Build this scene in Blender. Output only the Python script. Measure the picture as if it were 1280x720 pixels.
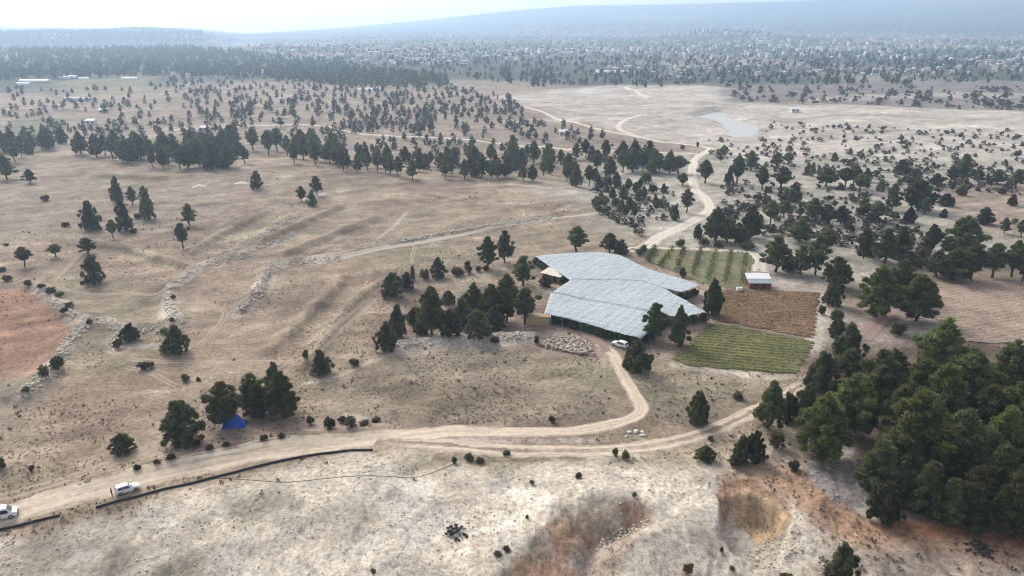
import bpy, bmesh, math, random
import numpy as np
from mathutils import Vector, Matrix, Euler

R = math.radians
for o in list(bpy.data.objects):
    bpy.data.objects.remove(o)
scene = bpy.context.scene
COL = scene.collection

# ------------------------------------------------------------------ camera
CAMZ = 75.0
FOC = 940.0                      # focal length in pixels of the 1280 px wide photograph
PITCH = math.atan2(332.0, FOC)   # horizon lies 332 px above the middle
cd = bpy.data.cameras.new('camera')
cd.sensor_width = 36.0
cd.lens = 36.0 * FOC / 1280.0
cd.clip_start = 0.5
cd.clip_end = 60000
cam = bpy.data.objects.new('camera', cd)
COL.objects.link(cam)
cam.location = (0, 0, CAMZ)
cam.rotation_euler = (math.pi / 2 - PITCH, 0, 0)
scene.camera = cam

# ------------------------------------------------------------------ sky and sun
SUN_AZ = R(-34)      # towards the upper left, ahead of the camera
SUN_EL = R(37)
world = bpy.data.worlds.new('World')
scene.world = world
world.use_nodes = True
wn = world.node_tree.nodes
wl = world.node_tree.links
wn.clear()
w_out = wn.new('ShaderNodeOutputWorld')
w_bg = wn.new('ShaderNodeBackground')
w_sky = wn.new('ShaderNodeTexSky')
w_sky.sky_type = 'NISHITA'
w_sky.sun_disc = False
w_sky.sun_elevation = SUN_EL
w_sky.sun_rotation = SUN_AZ
w_sky.altitude = 900
w_sky.air_density = 1.0
w_sky.dust_density = 4.0
w_sky.ozone_density = 1.0
# thin even overcast: the blue is washed out by a veil of the same brightness
w_bw = wn.new('ShaderNodeRGBToBW')
w_mix = wn.new('ShaderNodeMixRGB')
w_mix.inputs['Fac'].default_value = 0.78
w_tint = wn.new('ShaderNodeMixRGB')
w_tint.blend_type = 'MULTIPLY'
w_tint.inputs['Fac'].default_value = 1.0
w_tint.inputs['Color2'].default_value = (1.0, 0.975, 0.94, 1)
wl.new(w_sky.outputs['Color'], w_bw.inputs['Color'])
wl.new(w_bw.outputs['Val'], w_tint.inputs['Color1'])
wl.new(w_sky.outputs['Color'], w_mix.inputs['Color1'])
wl.new(w_tint.outputs['Color'], w_mix.inputs['Color2'])
wl.new(w_mix.outputs['Color'], w_bg.inputs['Color'])
w_bg.inputs['Strength'].default_value = 0.15
wl.new(w_bg.outputs['Background'], w_out.inputs['Surface'])

sd = bpy.data.lights.new('sun', 'SUN')
sd.energy = 1.25
sd.angle = R(26)
sd.color = (1.0, 0.93, 0.82)
sun = bpy.data.objects.new('sun', sd)
COL.objects.link(sun)
sdir = Vector((math.sin(SUN_AZ) * math.cos(SUN_EL), math.cos(SUN_AZ) * math.cos(SUN_EL), math.sin(SUN_EL)))
sun.rotation_euler = sdir.to_track_quat('Z', 'Y').to_euler()

vs = scene.view_settings
vs.view_transform = 'Standard'
vs.look = 'None'
vs.gamma = 1.0
vs.use_curve_mapping = False
vs.exposure = 1.16
scene.cycles.use_denoising = True
scene.cycles.use_adaptive_sampling = False
scene.cycles.pixel_filter_type = 'BLACKMAN_HARRIS'
scene.cycles.filter_width = 1.1
scene.cycles.max_bounces = 6
scene.cycles.diffuse_bounces = 3
scene.cycles.volume_bounces = 1
scene.cycles.transparent_max_bounces = 8

# ------------------------------------------------------------------ noise
_rng = np.random.RandomState(7)
_TAB = [_rng.rand(256, 256) for _ in range(8)]

def vnoise(x, y, k=0):
    x = np.asarray(x, float); y = np.asarray(y, float)
    xi = np.floor(x).astype(np.int64); yi = np.floor(y).astype(np.int64)
    fx = x - xi; fy = y - yi
    fx = fx * fx * (3 - 2 * fx); fy = fy * fy * (3 - 2 * fy)
    T = _TAB[k % 8]
    a = T[xi & 255, yi & 255]; b = T[(xi + 1) & 255, yi & 255]
    c = T[xi & 255, (yi + 1) & 255]; d = T[(xi + 1) & 255, (yi + 1) & 255]
    return (a * (1 - fx) + b * fx) * (1 - fy) + (c * (1 - fx) + d * fx) * fy

def fbm(x, y, sc, k=0, octv=4, gain=0.5):
    s = 0.0; a = 1.0; t = 0.0
    for i in range(octv):
        f = 2.03 ** i / sc
        s = s + a * vnoise(np.asarray(x) * f + 13.7 * i + 5.1 * k, np.asarray(y) * f - 7.3 * i + 3.3 * k, k + i)
        t += a; a *= gain
    return s / t          # 0..1

def sstep(a, b, x):
    t = np.clip((x - a) / (b - a), 0, 1)
    return t * t * (3 - 2 * t)

# ------------------------------------------------------------------ pixel -> ray
CP, SP = math.cos(PITCH), math.sin(PITCH)

def ray(px, py):
    dx = (np.asarray(px, float) - 640) / FOC
    dy = (360 - np.asarray(py, float)) / FOC
    return dx, CP + dy * SP, -SP + dy * CP          # world x, y, z

def flat(px, py, z=0.0):
    dx, dy, dz = ray(px, py)
    t = (z - CAMZ) / dz
    return dx * t, dy * t

def seg_dist(x, y, pts):
    """distance to a polyline and the parameter (index+fraction) of the nearest point"""
    best = np.full(np.shape(x), 1e9); par = np.zeros(np.shape(x))
    for i in range(len(pts) - 1):
        ax, ay = pts[i]; bx, by = pts[i + 1]
        vx, vy = bx - ax, by - ay
        t = np.clip(((x - ax) * vx + (y - ay) * vy) / (vx * vx + vy * vy + 1e-9), 0, 1)
        d = np.hypot(x - ax - t * vx, y - ay - t * vy)
        m = d < best
        best = np.where(m, d, best); par = np.where(m, i + t, par)
    return best, par

def poly_sd(x, y, pts):
    """signed distance, positive inside"""
    d, _ = seg_dist(x, y, list(pts) + [pts[0]])
    ins = np.zeros(np.shape(x), bool)
    n = len(pts)
    for i in range(n):
        ax, ay = pts[i]; bx, by = pts[(i + 1) % n]
        c = ((ay > y) != (by > y))
        with np.errstate(divide='ignore', invalid='ignore'):
            xx = (bx - ax) * (y - ay) / (by - ay + 1e-12) + ax
        ins ^= c & (x < xx)
    return np.where(ins, d, -d)

def fpts(pp, z=0.0):
    return [tuple(float(v) for v in flat(a, b, z)) for a, b in pp]

# ------------------------------------------------------------------ terrain shape
BROW = fpts([(-200, 212), (0, 205), (60, 197), (110, 199), (160, 210), (230, 217), (330, 211), (420, 216),
             (530, 229), (630, 228), (700, 240), (760, 262), (800, 290)])
_bx = np.array([p[0] for p in BROW]); _by = np.array([p[1] for p in BROW])
MOUND = fpts([(590, 740), (640, 700), (700, 650), (740, 628), (790, 634), (812, 655)])
SPUR = fpts([(600, 740), (640, 698), (700, 648), (742, 624), (805, 632), (822, 656), (790, 665), (770, 690), (745, 740)])
GULLY = fpts([(735, 700), (745, 676), (768, 662), (806, 648)])
PITC = flat(943, 652)
RIDGES = [fpts(q) for q in (
    [(30, 494), (45, 478), (65, 462), (80, 442), (84, 425), (108, 406)], [(42, 358), (62, 368), (76, 384), (92, 397), (130, 402), (150, 412), (205, 413)],
    [(208, 361), (232, 347), (258, 333), (285, 320), (312, 303), (345, 284), (372, 270)], [(212, 365), (211, 380), (215, 392), (217, 404)],
    [(302, 389), (315, 376), (328, 355), (336, 338), (345, 331), (380, 328), (425, 323), (470, 312), (560, 296), (700, 272)], [(300, 322), (325, 309), (350, 300), (366, 292)],
    [(330, 305), (380, 282), (430, 258)], [(360, 318), (410, 298), (470, 276)], [(380, 460), (420, 405), (455, 370), (490, 350)], [(340, 440), (380, 400), (430, 352)], [(497, 434), (560, 428), (665, 424)],
    [(240, 318), (280, 292), (330, 268)], [(60, 300), (150, 310), (230, 335)], [(120, 225), (200, 226), (260, 224)])]
POOLZ, PONDZ = -4.4, -1.0
POOL = fpts([(872, 147), (896, 141), (908, 143), (918, 150), (934, 154), (947, 159), (945, 168), (928, 172), (912, 173), (908, 163), (898, 153)], POOLZ)
POND = fpts([(715, 115), (725, 112), (735, 110.8), (746, 111), (743, 114), (746, 116.5), (728, 117.5)], PONDZ)
ROADF = fpts([(-120, 690), (0, 655), (140, 618), (300, 580), (470, 556), (620, 555), (760, 556), (860, 550), (950, 512)])
BANK = fpts([(110, 603), (200, 580), (300, 557), (390, 545), (470, 537)])
_rx = [-600, -100, 180, 230, 280, 305, 430, 550, 640, 720, 860, 1000, 1080, 1280, 1800]
_ry = [33, 34, 36, 34.5, 40, 43, 35, 23, 13, 7, 5, 1, -1, -9, -12]
_raz = []; _rel = []
for a, b in zip(_rx, _ry):
    dx, dy, dz = ray(a, b)
    _raz.append(math.atan2(dx, dy)); _rel.append(dz / math.hypot(dx, dy))

def az_of(px):
    dx, dy, dz = ray(px, 60)
    return math.atan2(dx, dy)

def terrain(x, y):
    r = np.hypot(x, y); az = np.arctan2(x, y)
    z = np.zeros(np.shape(x))
    near = 1 - sstep(500, 1100, r)
    z = z + (fbm(x, y, 130, 1, 3) - 0.5) * 3.0 * (0.35 + 0.65 * sstep(150, 400, r))
    z = z + (fbm(x, y, 34, 2, 3) - 0.5) * 1.1 * near
    z = z + (fbm(x, y, 8.0, 3, 3) - 0.5) * 0.45 * (1 - sstep(220, 420, r))
    z = z + (fbm(x, y, 2.4, 5, 2) - 0.5) * 0.22 * (1 - sstep(130, 230, r))
    # bank that falls away under the drone
    z = z - 5.0 * (1 - sstep(60, 112, y))
    # brow of the long field and the dip behind it
    yr = np.interp(x, _bx, _by)
    m = (1 - sstep(_bx[-1] - 40, _bx[-1] + 30, x)) * near
    z = z + m * (2.6 * np.exp(-((y - yr) / 75.0) ** 2) - 5.0 * sstep(yr + 4, yr + 70, y) * (1 - sstep(yr + 160, yr + 420, y)))
    # stony ridges and lynchets across the left fields
    for L_ in RIDGES:
        xs = [p[0] for p in L_]; ys = [p[1] for p in L_]
        mk = (x > min(xs) - 12) & (x < max(xs) + 12) & (y > min(ys) - 12) & (y < max(ys) + 12)
        if mk.any():
            d, p = seg_dist(x[mk], y[mk], L_)
            z[mk] = z[mk] + 1.5 * np.exp(-(d / 2.5) ** 2)
    # reservoir basin
    bx, by = flat(930, 158)
    z = z - 3.5 * np.exp(-(((x - bx) / 130) ** 2 + ((y - by) / 90) ** 2))
    z = z + (fbm(x, y, 60, 4, 3) - 0.5) * 5.0 * sstep(420, 560, r) * (1 - sstep(1200, 2000, r))
    # brown spur and gully in the foreground
    d, p = seg_dist(x, y, MOUND)
    mk = (x > min(q[0] for q in SPUR) - 25) & (x < max(q[0] for q in SPUR) + 25) & (y > min(q[1] for q in SPUR) - 25) & (y < max(q[1] for q in SPUR) + 25)
    if mk.any():
        sdv = poly_sd(x[mk], y[mk], SPUR); dd = d[mk]
        fall = np.where(sdv > 0, np.exp(-dd / 4.5), np.exp(-(dd / 7.0) ** 2))
        z[mk] = z[mk] + 1.9 * fall * sstep(-1.5, 3, np.minimum(p[mk] + .8, 6.5 - p[mk])) + sstep(-1, 2, sdv) * ((fbm(x[mk], y[mk], 2.6, 4, 4) - .5) * 1.3)
    d, p = seg_dist(x, y, GULLY)
    z = z - 1.7 * np.exp(-(d / 1.7) ** 2)
    # cut pit
    rad = np.hypot(x - PITC[0], (y - PITC[1]) * 0.80)
    wob = (fbm(x, y, 2.6, 6, 3) - 0.5) * 2.6
    pit = 1 - sstep(4.6, 5.8, rad + wob)
    fy = PITC[1] - y
    front = sstep(0, 3, fy) * (1 - sstep(14, 34, fy)) * (1 - sstep(1.5 + .3 * np.maximum(fy, 0), 9 + 1.0 * np.maximum(fy, 0), np.abs(x - PITC[0] + .25 * fy) + wob * .5))
    z = z - np.maximum(3.8 * pit, 1.0 * front)
    # cut bank on the upper side of the dirt road
    d, p = seg_dist(x, y, BANK)
    z = z + 0.9 * np.exp(-(d / 2.2) ** 2)
    # rills in the bare bank
    rd, _ = seg_dist(x, y, ROADF)
    z = z - 0.4 * sstep(.54, .66, fbm(x, y * .8, 4.0, 7, 4)) * (1 - sstep(118, 135, y)) * sstep(7, 16, rd) * sstep(70, 80, y)
    # far hills and ranges
    a1 = np.exp(-((az - az_of(110)) / 0.30) ** 4)
    z = z + a1 * 6 * np.exp(-((r - 2500) / 500) ** 2)
    z = z - 45 * a1 * np.exp(-((r - 3500) / 500) ** 2)
    top = np.interp(az, [az_of(v) for v in (-500, -60, 0, 60, 100, 140, 185, 215, 255, 285, 320)],
                    [40, 34, 34, 46, 44, 50, 52, 48, 26, -45, -70])
    z = z + (top + 22 * (fbm(x, y, 500, 1, 3) - 0.5)) * np.exp(-((r - 4600) / 650) ** 2) * (az < az_of(330))
    hx = (az - az_of(905)) * r
    z = z + 38 * np.exp(-(hx / 330) ** 2 - ((r - 4000) / 450) ** 2)
    el = np.interp(az, _raz, _rel)
    ramp = np.clip((r - 5200) / 4300, 0, 1) ** 1.25
    rng_top = CAMZ + 9500 * el
    z = z + rng_top * ramp * (1 + 0.10 * (fbm(x, y, 1500, 2, 4) - 0.5) * (1 - ramp) * 4) * (1 - 0.3 * sstep(9600, 13000, r))
    z = z + (fbm(x, y, 700, 5, 3) - 0.5) * 10 * sstep(1600, 2600, r) * (1 - sstep(5000, 7000, r))
    for pts, zz, soft in ((POOL, POOLZ, 14), (POND, PONDZ, 20)):
        xs = [p[0] for p in pts]; ys = [p[1] for p in pts]
        mk = (x > min(xs) - 40) & (x < max(xs) + 40) & (y > min(ys) - 40) & (y < max(ys) + 40)
        if mk.any():
            w = sstep(-soft, 0, poly_sd(x[mk], y[mk], pts))
            z[mk] = z[mk] * (1 - w) + (zz + .6 * (1 - w)) * w
    return z

# polar grid: fine in front of the camera, coarse behind
TH0, TH1, NTH = R(-46), R(46), 740
thf = np.linspace(TH0, TH1, NTH)
thc = np.linspace(TH1, TH0 + 2 * math.pi, 46)[1:-1]
TH = np.concatenate([thf, thc])
NR = 800
RMIN, RMAX = 42.0, 10200.0
LR = np.linspace(math.log(RMIN), math.log(RMAX), NR)
RR = np.exp(LR)
gth, gr = np.meshgrid(TH, RR)            # rows = radius
GX = gr * np.sin(gth); GY = gr * np.cos(gth)
GZ = terrain(GX, GY)

def gh(x, y):
    """height of the terrain mesh (bilinear in the polar grid)"""
    x = np.asarray(x, float); y = np.asarray(y, float)
    r = np.maximum(np.hypot(x, y), RMIN * 1.0001); th = np.arctan2(x, y)
    i = np.clip((np.log(r) - LR[0]) / (LR[1] - LR[0]), 0, NR - 1.001)
    j = np.clip((th - TH0) / (TH1 - TH0) * (NTH - 1), 0, NTH - 1.001)
    i0 = i.astype(int); j0 = j.astype(int); fj = j - j0
    ra, rb = RR[i0], RR[i0 + 1]
    fi = np.clip((r - ra) / (rb - ra), 0, 1)
    return ((GZ[i0, j0] * (1 - fj) + GZ[i0, j0 + 1] * fj) * (1 - fi)
            + (GZ[i0 + 1, j0] * (1 - fj) + GZ[i0 + 1, j0 + 1] * fj) * fi)

def at(px, py, h=0.0):
    """world points where the rays of these pixels first meet the ground (or a sheet h above it)"""
    px = np.atleast_1d(np.asarray(px, float)); py = np.atleast_1d(np.asarray(py, float))
    dx, dy, dz = ray(px, py)
    ts = np.exp(np.linspace(math.log(60), math.log(14000), 900))
    t = np.full(px.shape, 14000.0); done = np.zeros(px.shape, bool); prev = np.full(px.shape, 60.0)
    for tt in ts:
        X, Y, Z = dx * tt, dy * tt, CAMZ + dz * tt
        below = (Z <= gh(X, Y) + h) & ~done
        if below.any():
            lo = prev.copy(); hi = np.full(px.shape, tt)
            for _ in range(18):
                mid = (lo + hi) / 2
                b = (CAMZ + dz * mid) <= gh(dx * mid, dy * mid) + h
                hi = np.where(b, mid, hi); lo = np.where(b, lo, mid)
            t = np.where(below, hi, t); done |= below
        if done.all():
            break
        prev = np.where(done, prev, tt)
    X, Y = dx * t, dy * t
    return np.stack([X, Y, gh(X, Y)], 1)

def at1(px, py, h=0.0):
    return at([px], [py], h)[0]

def wpts(pp):
    a = at([p[0] for p in pp], [p[1] for p in pp])
    return [(float(v[0]), float(v[1])) for v in a]

def depth_of(p):
    return p[1] * CP + (CAMZ - p[2]) * SP

def px_to_m(hpx, p, w_over_h=0.6):
    """real height of an upright thing whose picture is hpx tall and whose base is p"""
    d = depth_of(p); dist = math.hypot(p[0], p[1])
    phi = math.atan2(CAMZ - p[2], dist)
    return hpx * d / FOC / (math.cos(phi) + 0.45 * w_over_h * math.sin(phi))

# ------------------------------------------------------------------ ground colour map (albedo, world positions)
ZONES = []
def zone(pp, col, soft=3.0, wob=4.0, k=1.0, rock=None, wsc=9.0):
    ZONES.append((wpts(pp), np.array(col), soft, wob, k, rock, wsc))

# valley on the right: pale stony scrub
zone([(690, 238), (760, 203), (860, 188), (1280, 165), (1330, 165), (1330, 335), (1180, 320), (1060, 345), (960, 345), (900, 312), (800, 306), (745, 275)], (.40, .37, .315), 12, 18, .95, .75, 30)
# dry lake bed
zone([(625, 120), (700, 112), (760, 106), (900, 108), (950, 130), (1330, 125), (1330, 205), (1050, 192), (930, 200), (880, 182), (800, 168), (700, 150)], (.50, .45, .395), 14, 20, .95, .25, 40)
zone([(895, 112), (1000, 106), (1330, 100), (1330, 141), (1200, 137), (1050, 130), (915, 128)], (.235, .21, .195), 10, 18, .9, .2, 40)
zone([(1000, 122), (1160, 116), (1330, 118), (1330, 124), (1160, 121), (1010, 127)], (.42, .385, .33), 8, 8, .8, .2, 40)
zone([(640, 160), (700, 163), (760, 168), (860, 182), (870, 190), (760, 188), (650, 180)], (.27, .215, .175), 8, 10, .9, .1, 30)
zone([(1165, 232), (1330, 226), (1330, 292), (1200, 290)], (.32, .245, .195), 6, 8, .85, .1, 20)
zone([(545, 190), (640, 183), (640, 172), (540, 176)], (.28, .25, .18), 6, 6, .8, .1, 20)
# left background fields
zone([(60, 100), (190, 97), (200, 118), (90, 122)], (.27, .25, .155), 14, 14, .7, .1, 60)
zone([(0, 150), (90, 150), (60, 178), (0, 180)], (.19, .20, .14), 10, 12, .8, .1, 40)
# long fields, greyer and redder sweeps
zone([(0, 200), (330, 215), (300, 260), (150, 300), (0, 300)], (.285, .235, .19), 18, 20, .7, .25, 40)
zone([(420, 260), (700, 262), (560, 292), (430, 320), (300, 400), (240, 370)], (.315, .25, .19), 14, 16, .7, .2, 40)
zone([(130, 215), (300, 222), (230, 235), (90, 235)], (.34, .29, .215), 14, 16, .6, .1, 40)
zone([(360, 470), (470, 360), (520, 345), (420, 430), (395, 475)], (.34, .265, .195), 6, 8, .7, .1, 20)
zone([(-60, 358), (40, 362), (72, 386), (92, 410), (78, 440), (45, 466), (-60, 478)], (.345, .205, .145), 2.2, 2.2, .9, .05, 12)
zone([(25, 520), (90, 480), (180, 460), (210, 490), (120, 540), (60, 545)], (.33, .235, .18), 8, 8, .8, .05, 20)
zone([(-60, 470), (50, 478), (40, 530), (-60, 560)], (.255, .225, .175), 6, 6, .7, .5, 20)
# field below the grove
zone([(380, 485), (520, 440), (650, 435), (740, 448), (780, 500), (760, 522), (600, 532), (460, 530)], (.285, .235, .18), 4, 6, .85, .25, 16)
zone([(690, 455), (760, 450), (830, 470), (800, 500)], (.22, .215, .13), 6, 6, .5, .1, 16)
zone([(800, 470), (920, 480), (880, 530), (815, 520)], (.255, .225, .165), 4, 5, .8, .35, 14)
zone([(640, 428), (700, 424), (760, 430), (765, 455), (700, 446), (650, 440)], (.40, .31, .26), 3, 3, .7, .6, 8)
zone([(470, 430), (640, 405), (700, 418), (640, 432), (500, 442)], (.42, .37, .32), 2.5, 3, .8, .7, 8)
zone([(640, 395), (760, 405), (770, 425), (700, 422), (640, 415)], (.31, .235, .195), 3, 3, .8, .2, 8)
# bank above the road
zone([(190, 560), (290, 530), (420, 520), (470, 530), (440, 548), (300, 565), (200, 590)], (.33, .245, .205), 3, 3, .8, .5, 8)
# limestone foreground
zone([(-60, 760), (-60, 700), (60, 668), (150, 638), (300, 592), (465, 567), (560, 572), (700, 577), (810, 572), (900, 590), (960, 600), (1010, 640), (1020, 760)], (.64, .56, .47), 3.5, 5, .97, .8, 10)
zone([(480, 568), (640, 566), (760, 574), (640, 592), (520, 590)], (.38, .325, .25), 2.5, 4, .75, .4, 8)
zone([(-60, 690), (60, 665), (130, 662), (170, 690), (140, 730), (60, 760), (-60, 760)], (.33, .275, .225), 3, 5, .6, .8, 8)
zone([(275, 630), (345, 600), (370, 620), (300, 660)], (.335, .30, .235), 2.2, 3, .8, .5, 6)
zone([(180, 700), (250, 690), (270, 740), (190, 750)], (.31, .285, .22), 2.0, 2.5, .8, .5, 6)
zone([(600, 740), (640, 698), (700, 648), (742, 624), (805, 632), (822, 656), (790, 665), (770, 690), (745, 740)], (.40, .295, .22), 0.8, 1.4, .95, .6, 5)
zone([(640, 715), (690, 672), (740, 668), (720, 700), (700, 740), (640, 740)], (.33, .215, .16), 1.6, 2, .7, .5, 5)
zone([(725, 700), (752, 676), (800, 665), (790, 690), (760, 740), (720, 740)], (.47, .37, .30), 1.2, 1.5, .8, .5, 5)
zone([(596, 742), (636, 700), (700, 648), (738, 622), (746, 627), (706, 655), (648, 704), (610, 742)], (.62, .54, .45), .4, .4, .9, .3, 3)
# ochre soil round the pit
zone([(880, 596), (940, 578), (1000, 588), (1060, 628), (1150, 652), (1330, 676), (1330, 720), (1200, 712), (1080, 690), (1010, 660), (950, 606)], (.42, .265, .175), 2.5, 3.5, .9, .3, 7)
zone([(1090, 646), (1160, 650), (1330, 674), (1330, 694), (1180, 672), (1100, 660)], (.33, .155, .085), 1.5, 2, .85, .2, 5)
zone([(1000, 672), (1120, 690), (1330, 712), (1330, 780), (1000, 780)], (.44, .37, .31), 3, 4, .75, .7, 7)
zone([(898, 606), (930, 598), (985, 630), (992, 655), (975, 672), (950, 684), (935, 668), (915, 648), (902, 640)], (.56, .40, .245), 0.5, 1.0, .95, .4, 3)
zone([(896, 604), (930, 602), (925, 626), (910, 648), (898, 640)], (.30, .18, .125), 0.6, 1.0, .8, .4, 3)  # left pit wall: dark red soil with a shadow tone painted in
zone([(900, 600), (940, 598), (985, 628), (994, 652), (986, 650), (976, 634), (938, 608), (904, 608)], (.26, .15, .10), 0.4, .6, .75, .4, 3)  # shadow under the rim overhang, painted into the reddish soil
zone([(870, 575), (990, 540), (1010, 570), (960, 585), (900, 595)], (.43, .35, .28), 3, 3, .8, .4, 7)
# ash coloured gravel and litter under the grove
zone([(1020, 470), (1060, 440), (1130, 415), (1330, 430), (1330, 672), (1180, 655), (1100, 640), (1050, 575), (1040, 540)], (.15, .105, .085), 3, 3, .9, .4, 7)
zone([(1000, 592), (1015, 566), (1060, 562), (1085, 590), (1120, 640), (1085, 648), (1040, 628)], (.29, .265, .27), 1.2, 1.8, .9, .9, 4)
# right: ploughed ground, lanes
zone([(1160, 355), (1330, 350), (1330, 440), (1230, 430), (1150, 395)], (.36, .28, .225), 2, 2, .9, .2, 10)
zone([(1060, 400), (1150, 370), (1190, 400), (1120, 440), (1070, 440)], (.36, .30, .26), 2, 3, .8, .6, 8)
zone([(965, 345), (1040, 350), (1032, 372), (960, 362)], (.46, .39, .35), 2, 2, .8, .6, 8)
zone([(1020, 365), (1060, 380), (1055, 420), (1010, 440)], (.38, .33, .28), 2, 2, .8, .6, 8)
zone([(820, 430), (850, 455), (920, 464), (1000, 470), (960, 480), (860, 475), (810, 450)], (.36, .30, .24), 2, 2, .7, .5, 8)
zone([(800, 415), (850, 400), (870, 400), (840, 445), (800, 450)], (.37, .28, .22), 2, 2, .7, .5, 8)

ZLINES = []
def zline(pp, rad_, col, k=.85, rock=.5):
    ZLINES.append((wpts(pp), rad_, col, k, rock))
PALE = (.50, .435, .365)
for pp, w in (([(30, 494), (45, 478), (65, 462), (80, 442), (84, 425), (108, 406)], 1.8), ([(42, 358), (62, 368), (76, 384), (92, 397), (130, 402), (150, 412), (175, 414), (205, 413)], 2.0),
              ([(208, 361), (232, 347), (258, 333), (285, 320), (312, 303), (345, 284)], 1.9), ([(212, 365), (211, 380), (215, 392), (217, 404)], 2.2),
              ([(302, 389), (315, 376), (328, 355), (336, 338), (345, 331), (380, 328), (425, 323), (470, 312), (560, 296)], 2.2), ([(300, 322), (325, 309), (350, 300), (366, 292)], 1.5),
              ([(140, 440), (142, 424), (150, 418)], 1.8), ([(170, 433), (206, 434)], 1.6), ([(497, 434), (530, 428), (600, 424), (665, 424)], 2.2), ([(380, 480), (430, 468), (480, 446), (500, 436)], 1.0),
              ([(430, 518), (455, 524)], 1.6), ([(545, 549), (640, 553), (760, 549)], 1.0), ([(700, 262), (740, 250)], 1.5), ([(1010, 440), (1022, 412), (1030, 372)], 2.0), ([(840, 455), (905, 466), (1000, 472)], 1.4),
              ([(470, 300), (490, 285), (508, 266)], 1.0), ([(640, 231), (720, 238)], 2.5), ([(380, 250), (410, 240), (430, 238)], 2.0)):
    zline(pp, w, PALE, .8, .6)
for pp, w in (([(800, 130), (850, 126), (905, 130)], 9), ([(700, 138), (760, 145), (840, 148)], 6), ([(985, 152), (1080, 143), (1180, 148), (1280, 150)], 6), ([(1000, 172), (1150, 163), (1280, 176)], 5),
              ([(840, 136), (870, 134), (893, 137)], 6), ([(950, 163), (1000, 160), (1060, 166)], 4), ([(905, 176), (950, 174), (960, 160)], 4), ([(680, 128), (740, 131), (790, 128)], 6)):
    zline(pp, w, (.34, .30, .26), .65, .2)  # dark streaks and margins of the lake bed, with bank shadows painted in
for pp, w in (([(950, 134), (1050, 135), (1160, 141), (1280, 145)], 9), ([(1010, 150), (1100, 152), (1250, 160)], 7), ([(760, 120), (850, 118), (900, 121)], 10)):
    zline(pp, w, (.60, .55, .48), .7, .2)
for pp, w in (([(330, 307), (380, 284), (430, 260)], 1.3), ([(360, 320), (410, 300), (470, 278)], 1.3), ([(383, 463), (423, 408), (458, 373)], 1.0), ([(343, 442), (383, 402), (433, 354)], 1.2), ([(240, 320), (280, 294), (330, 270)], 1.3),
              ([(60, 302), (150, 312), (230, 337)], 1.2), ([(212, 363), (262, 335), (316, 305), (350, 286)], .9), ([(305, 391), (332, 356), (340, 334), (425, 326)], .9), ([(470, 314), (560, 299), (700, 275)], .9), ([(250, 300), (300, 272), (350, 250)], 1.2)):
    zline(pp, w, (.185, .145, .108), .7, .3)  # shade on the lower side of ridges and walls, painted as dark lines
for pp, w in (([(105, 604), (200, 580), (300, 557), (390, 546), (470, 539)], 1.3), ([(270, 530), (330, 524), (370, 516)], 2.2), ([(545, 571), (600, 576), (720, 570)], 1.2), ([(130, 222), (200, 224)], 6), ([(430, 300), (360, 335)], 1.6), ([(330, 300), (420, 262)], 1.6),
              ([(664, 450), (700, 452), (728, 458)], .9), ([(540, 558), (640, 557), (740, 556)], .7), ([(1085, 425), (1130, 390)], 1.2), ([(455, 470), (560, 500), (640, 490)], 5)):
    zline(pp, w, (.20, .155, .115), .75, .3)

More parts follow.
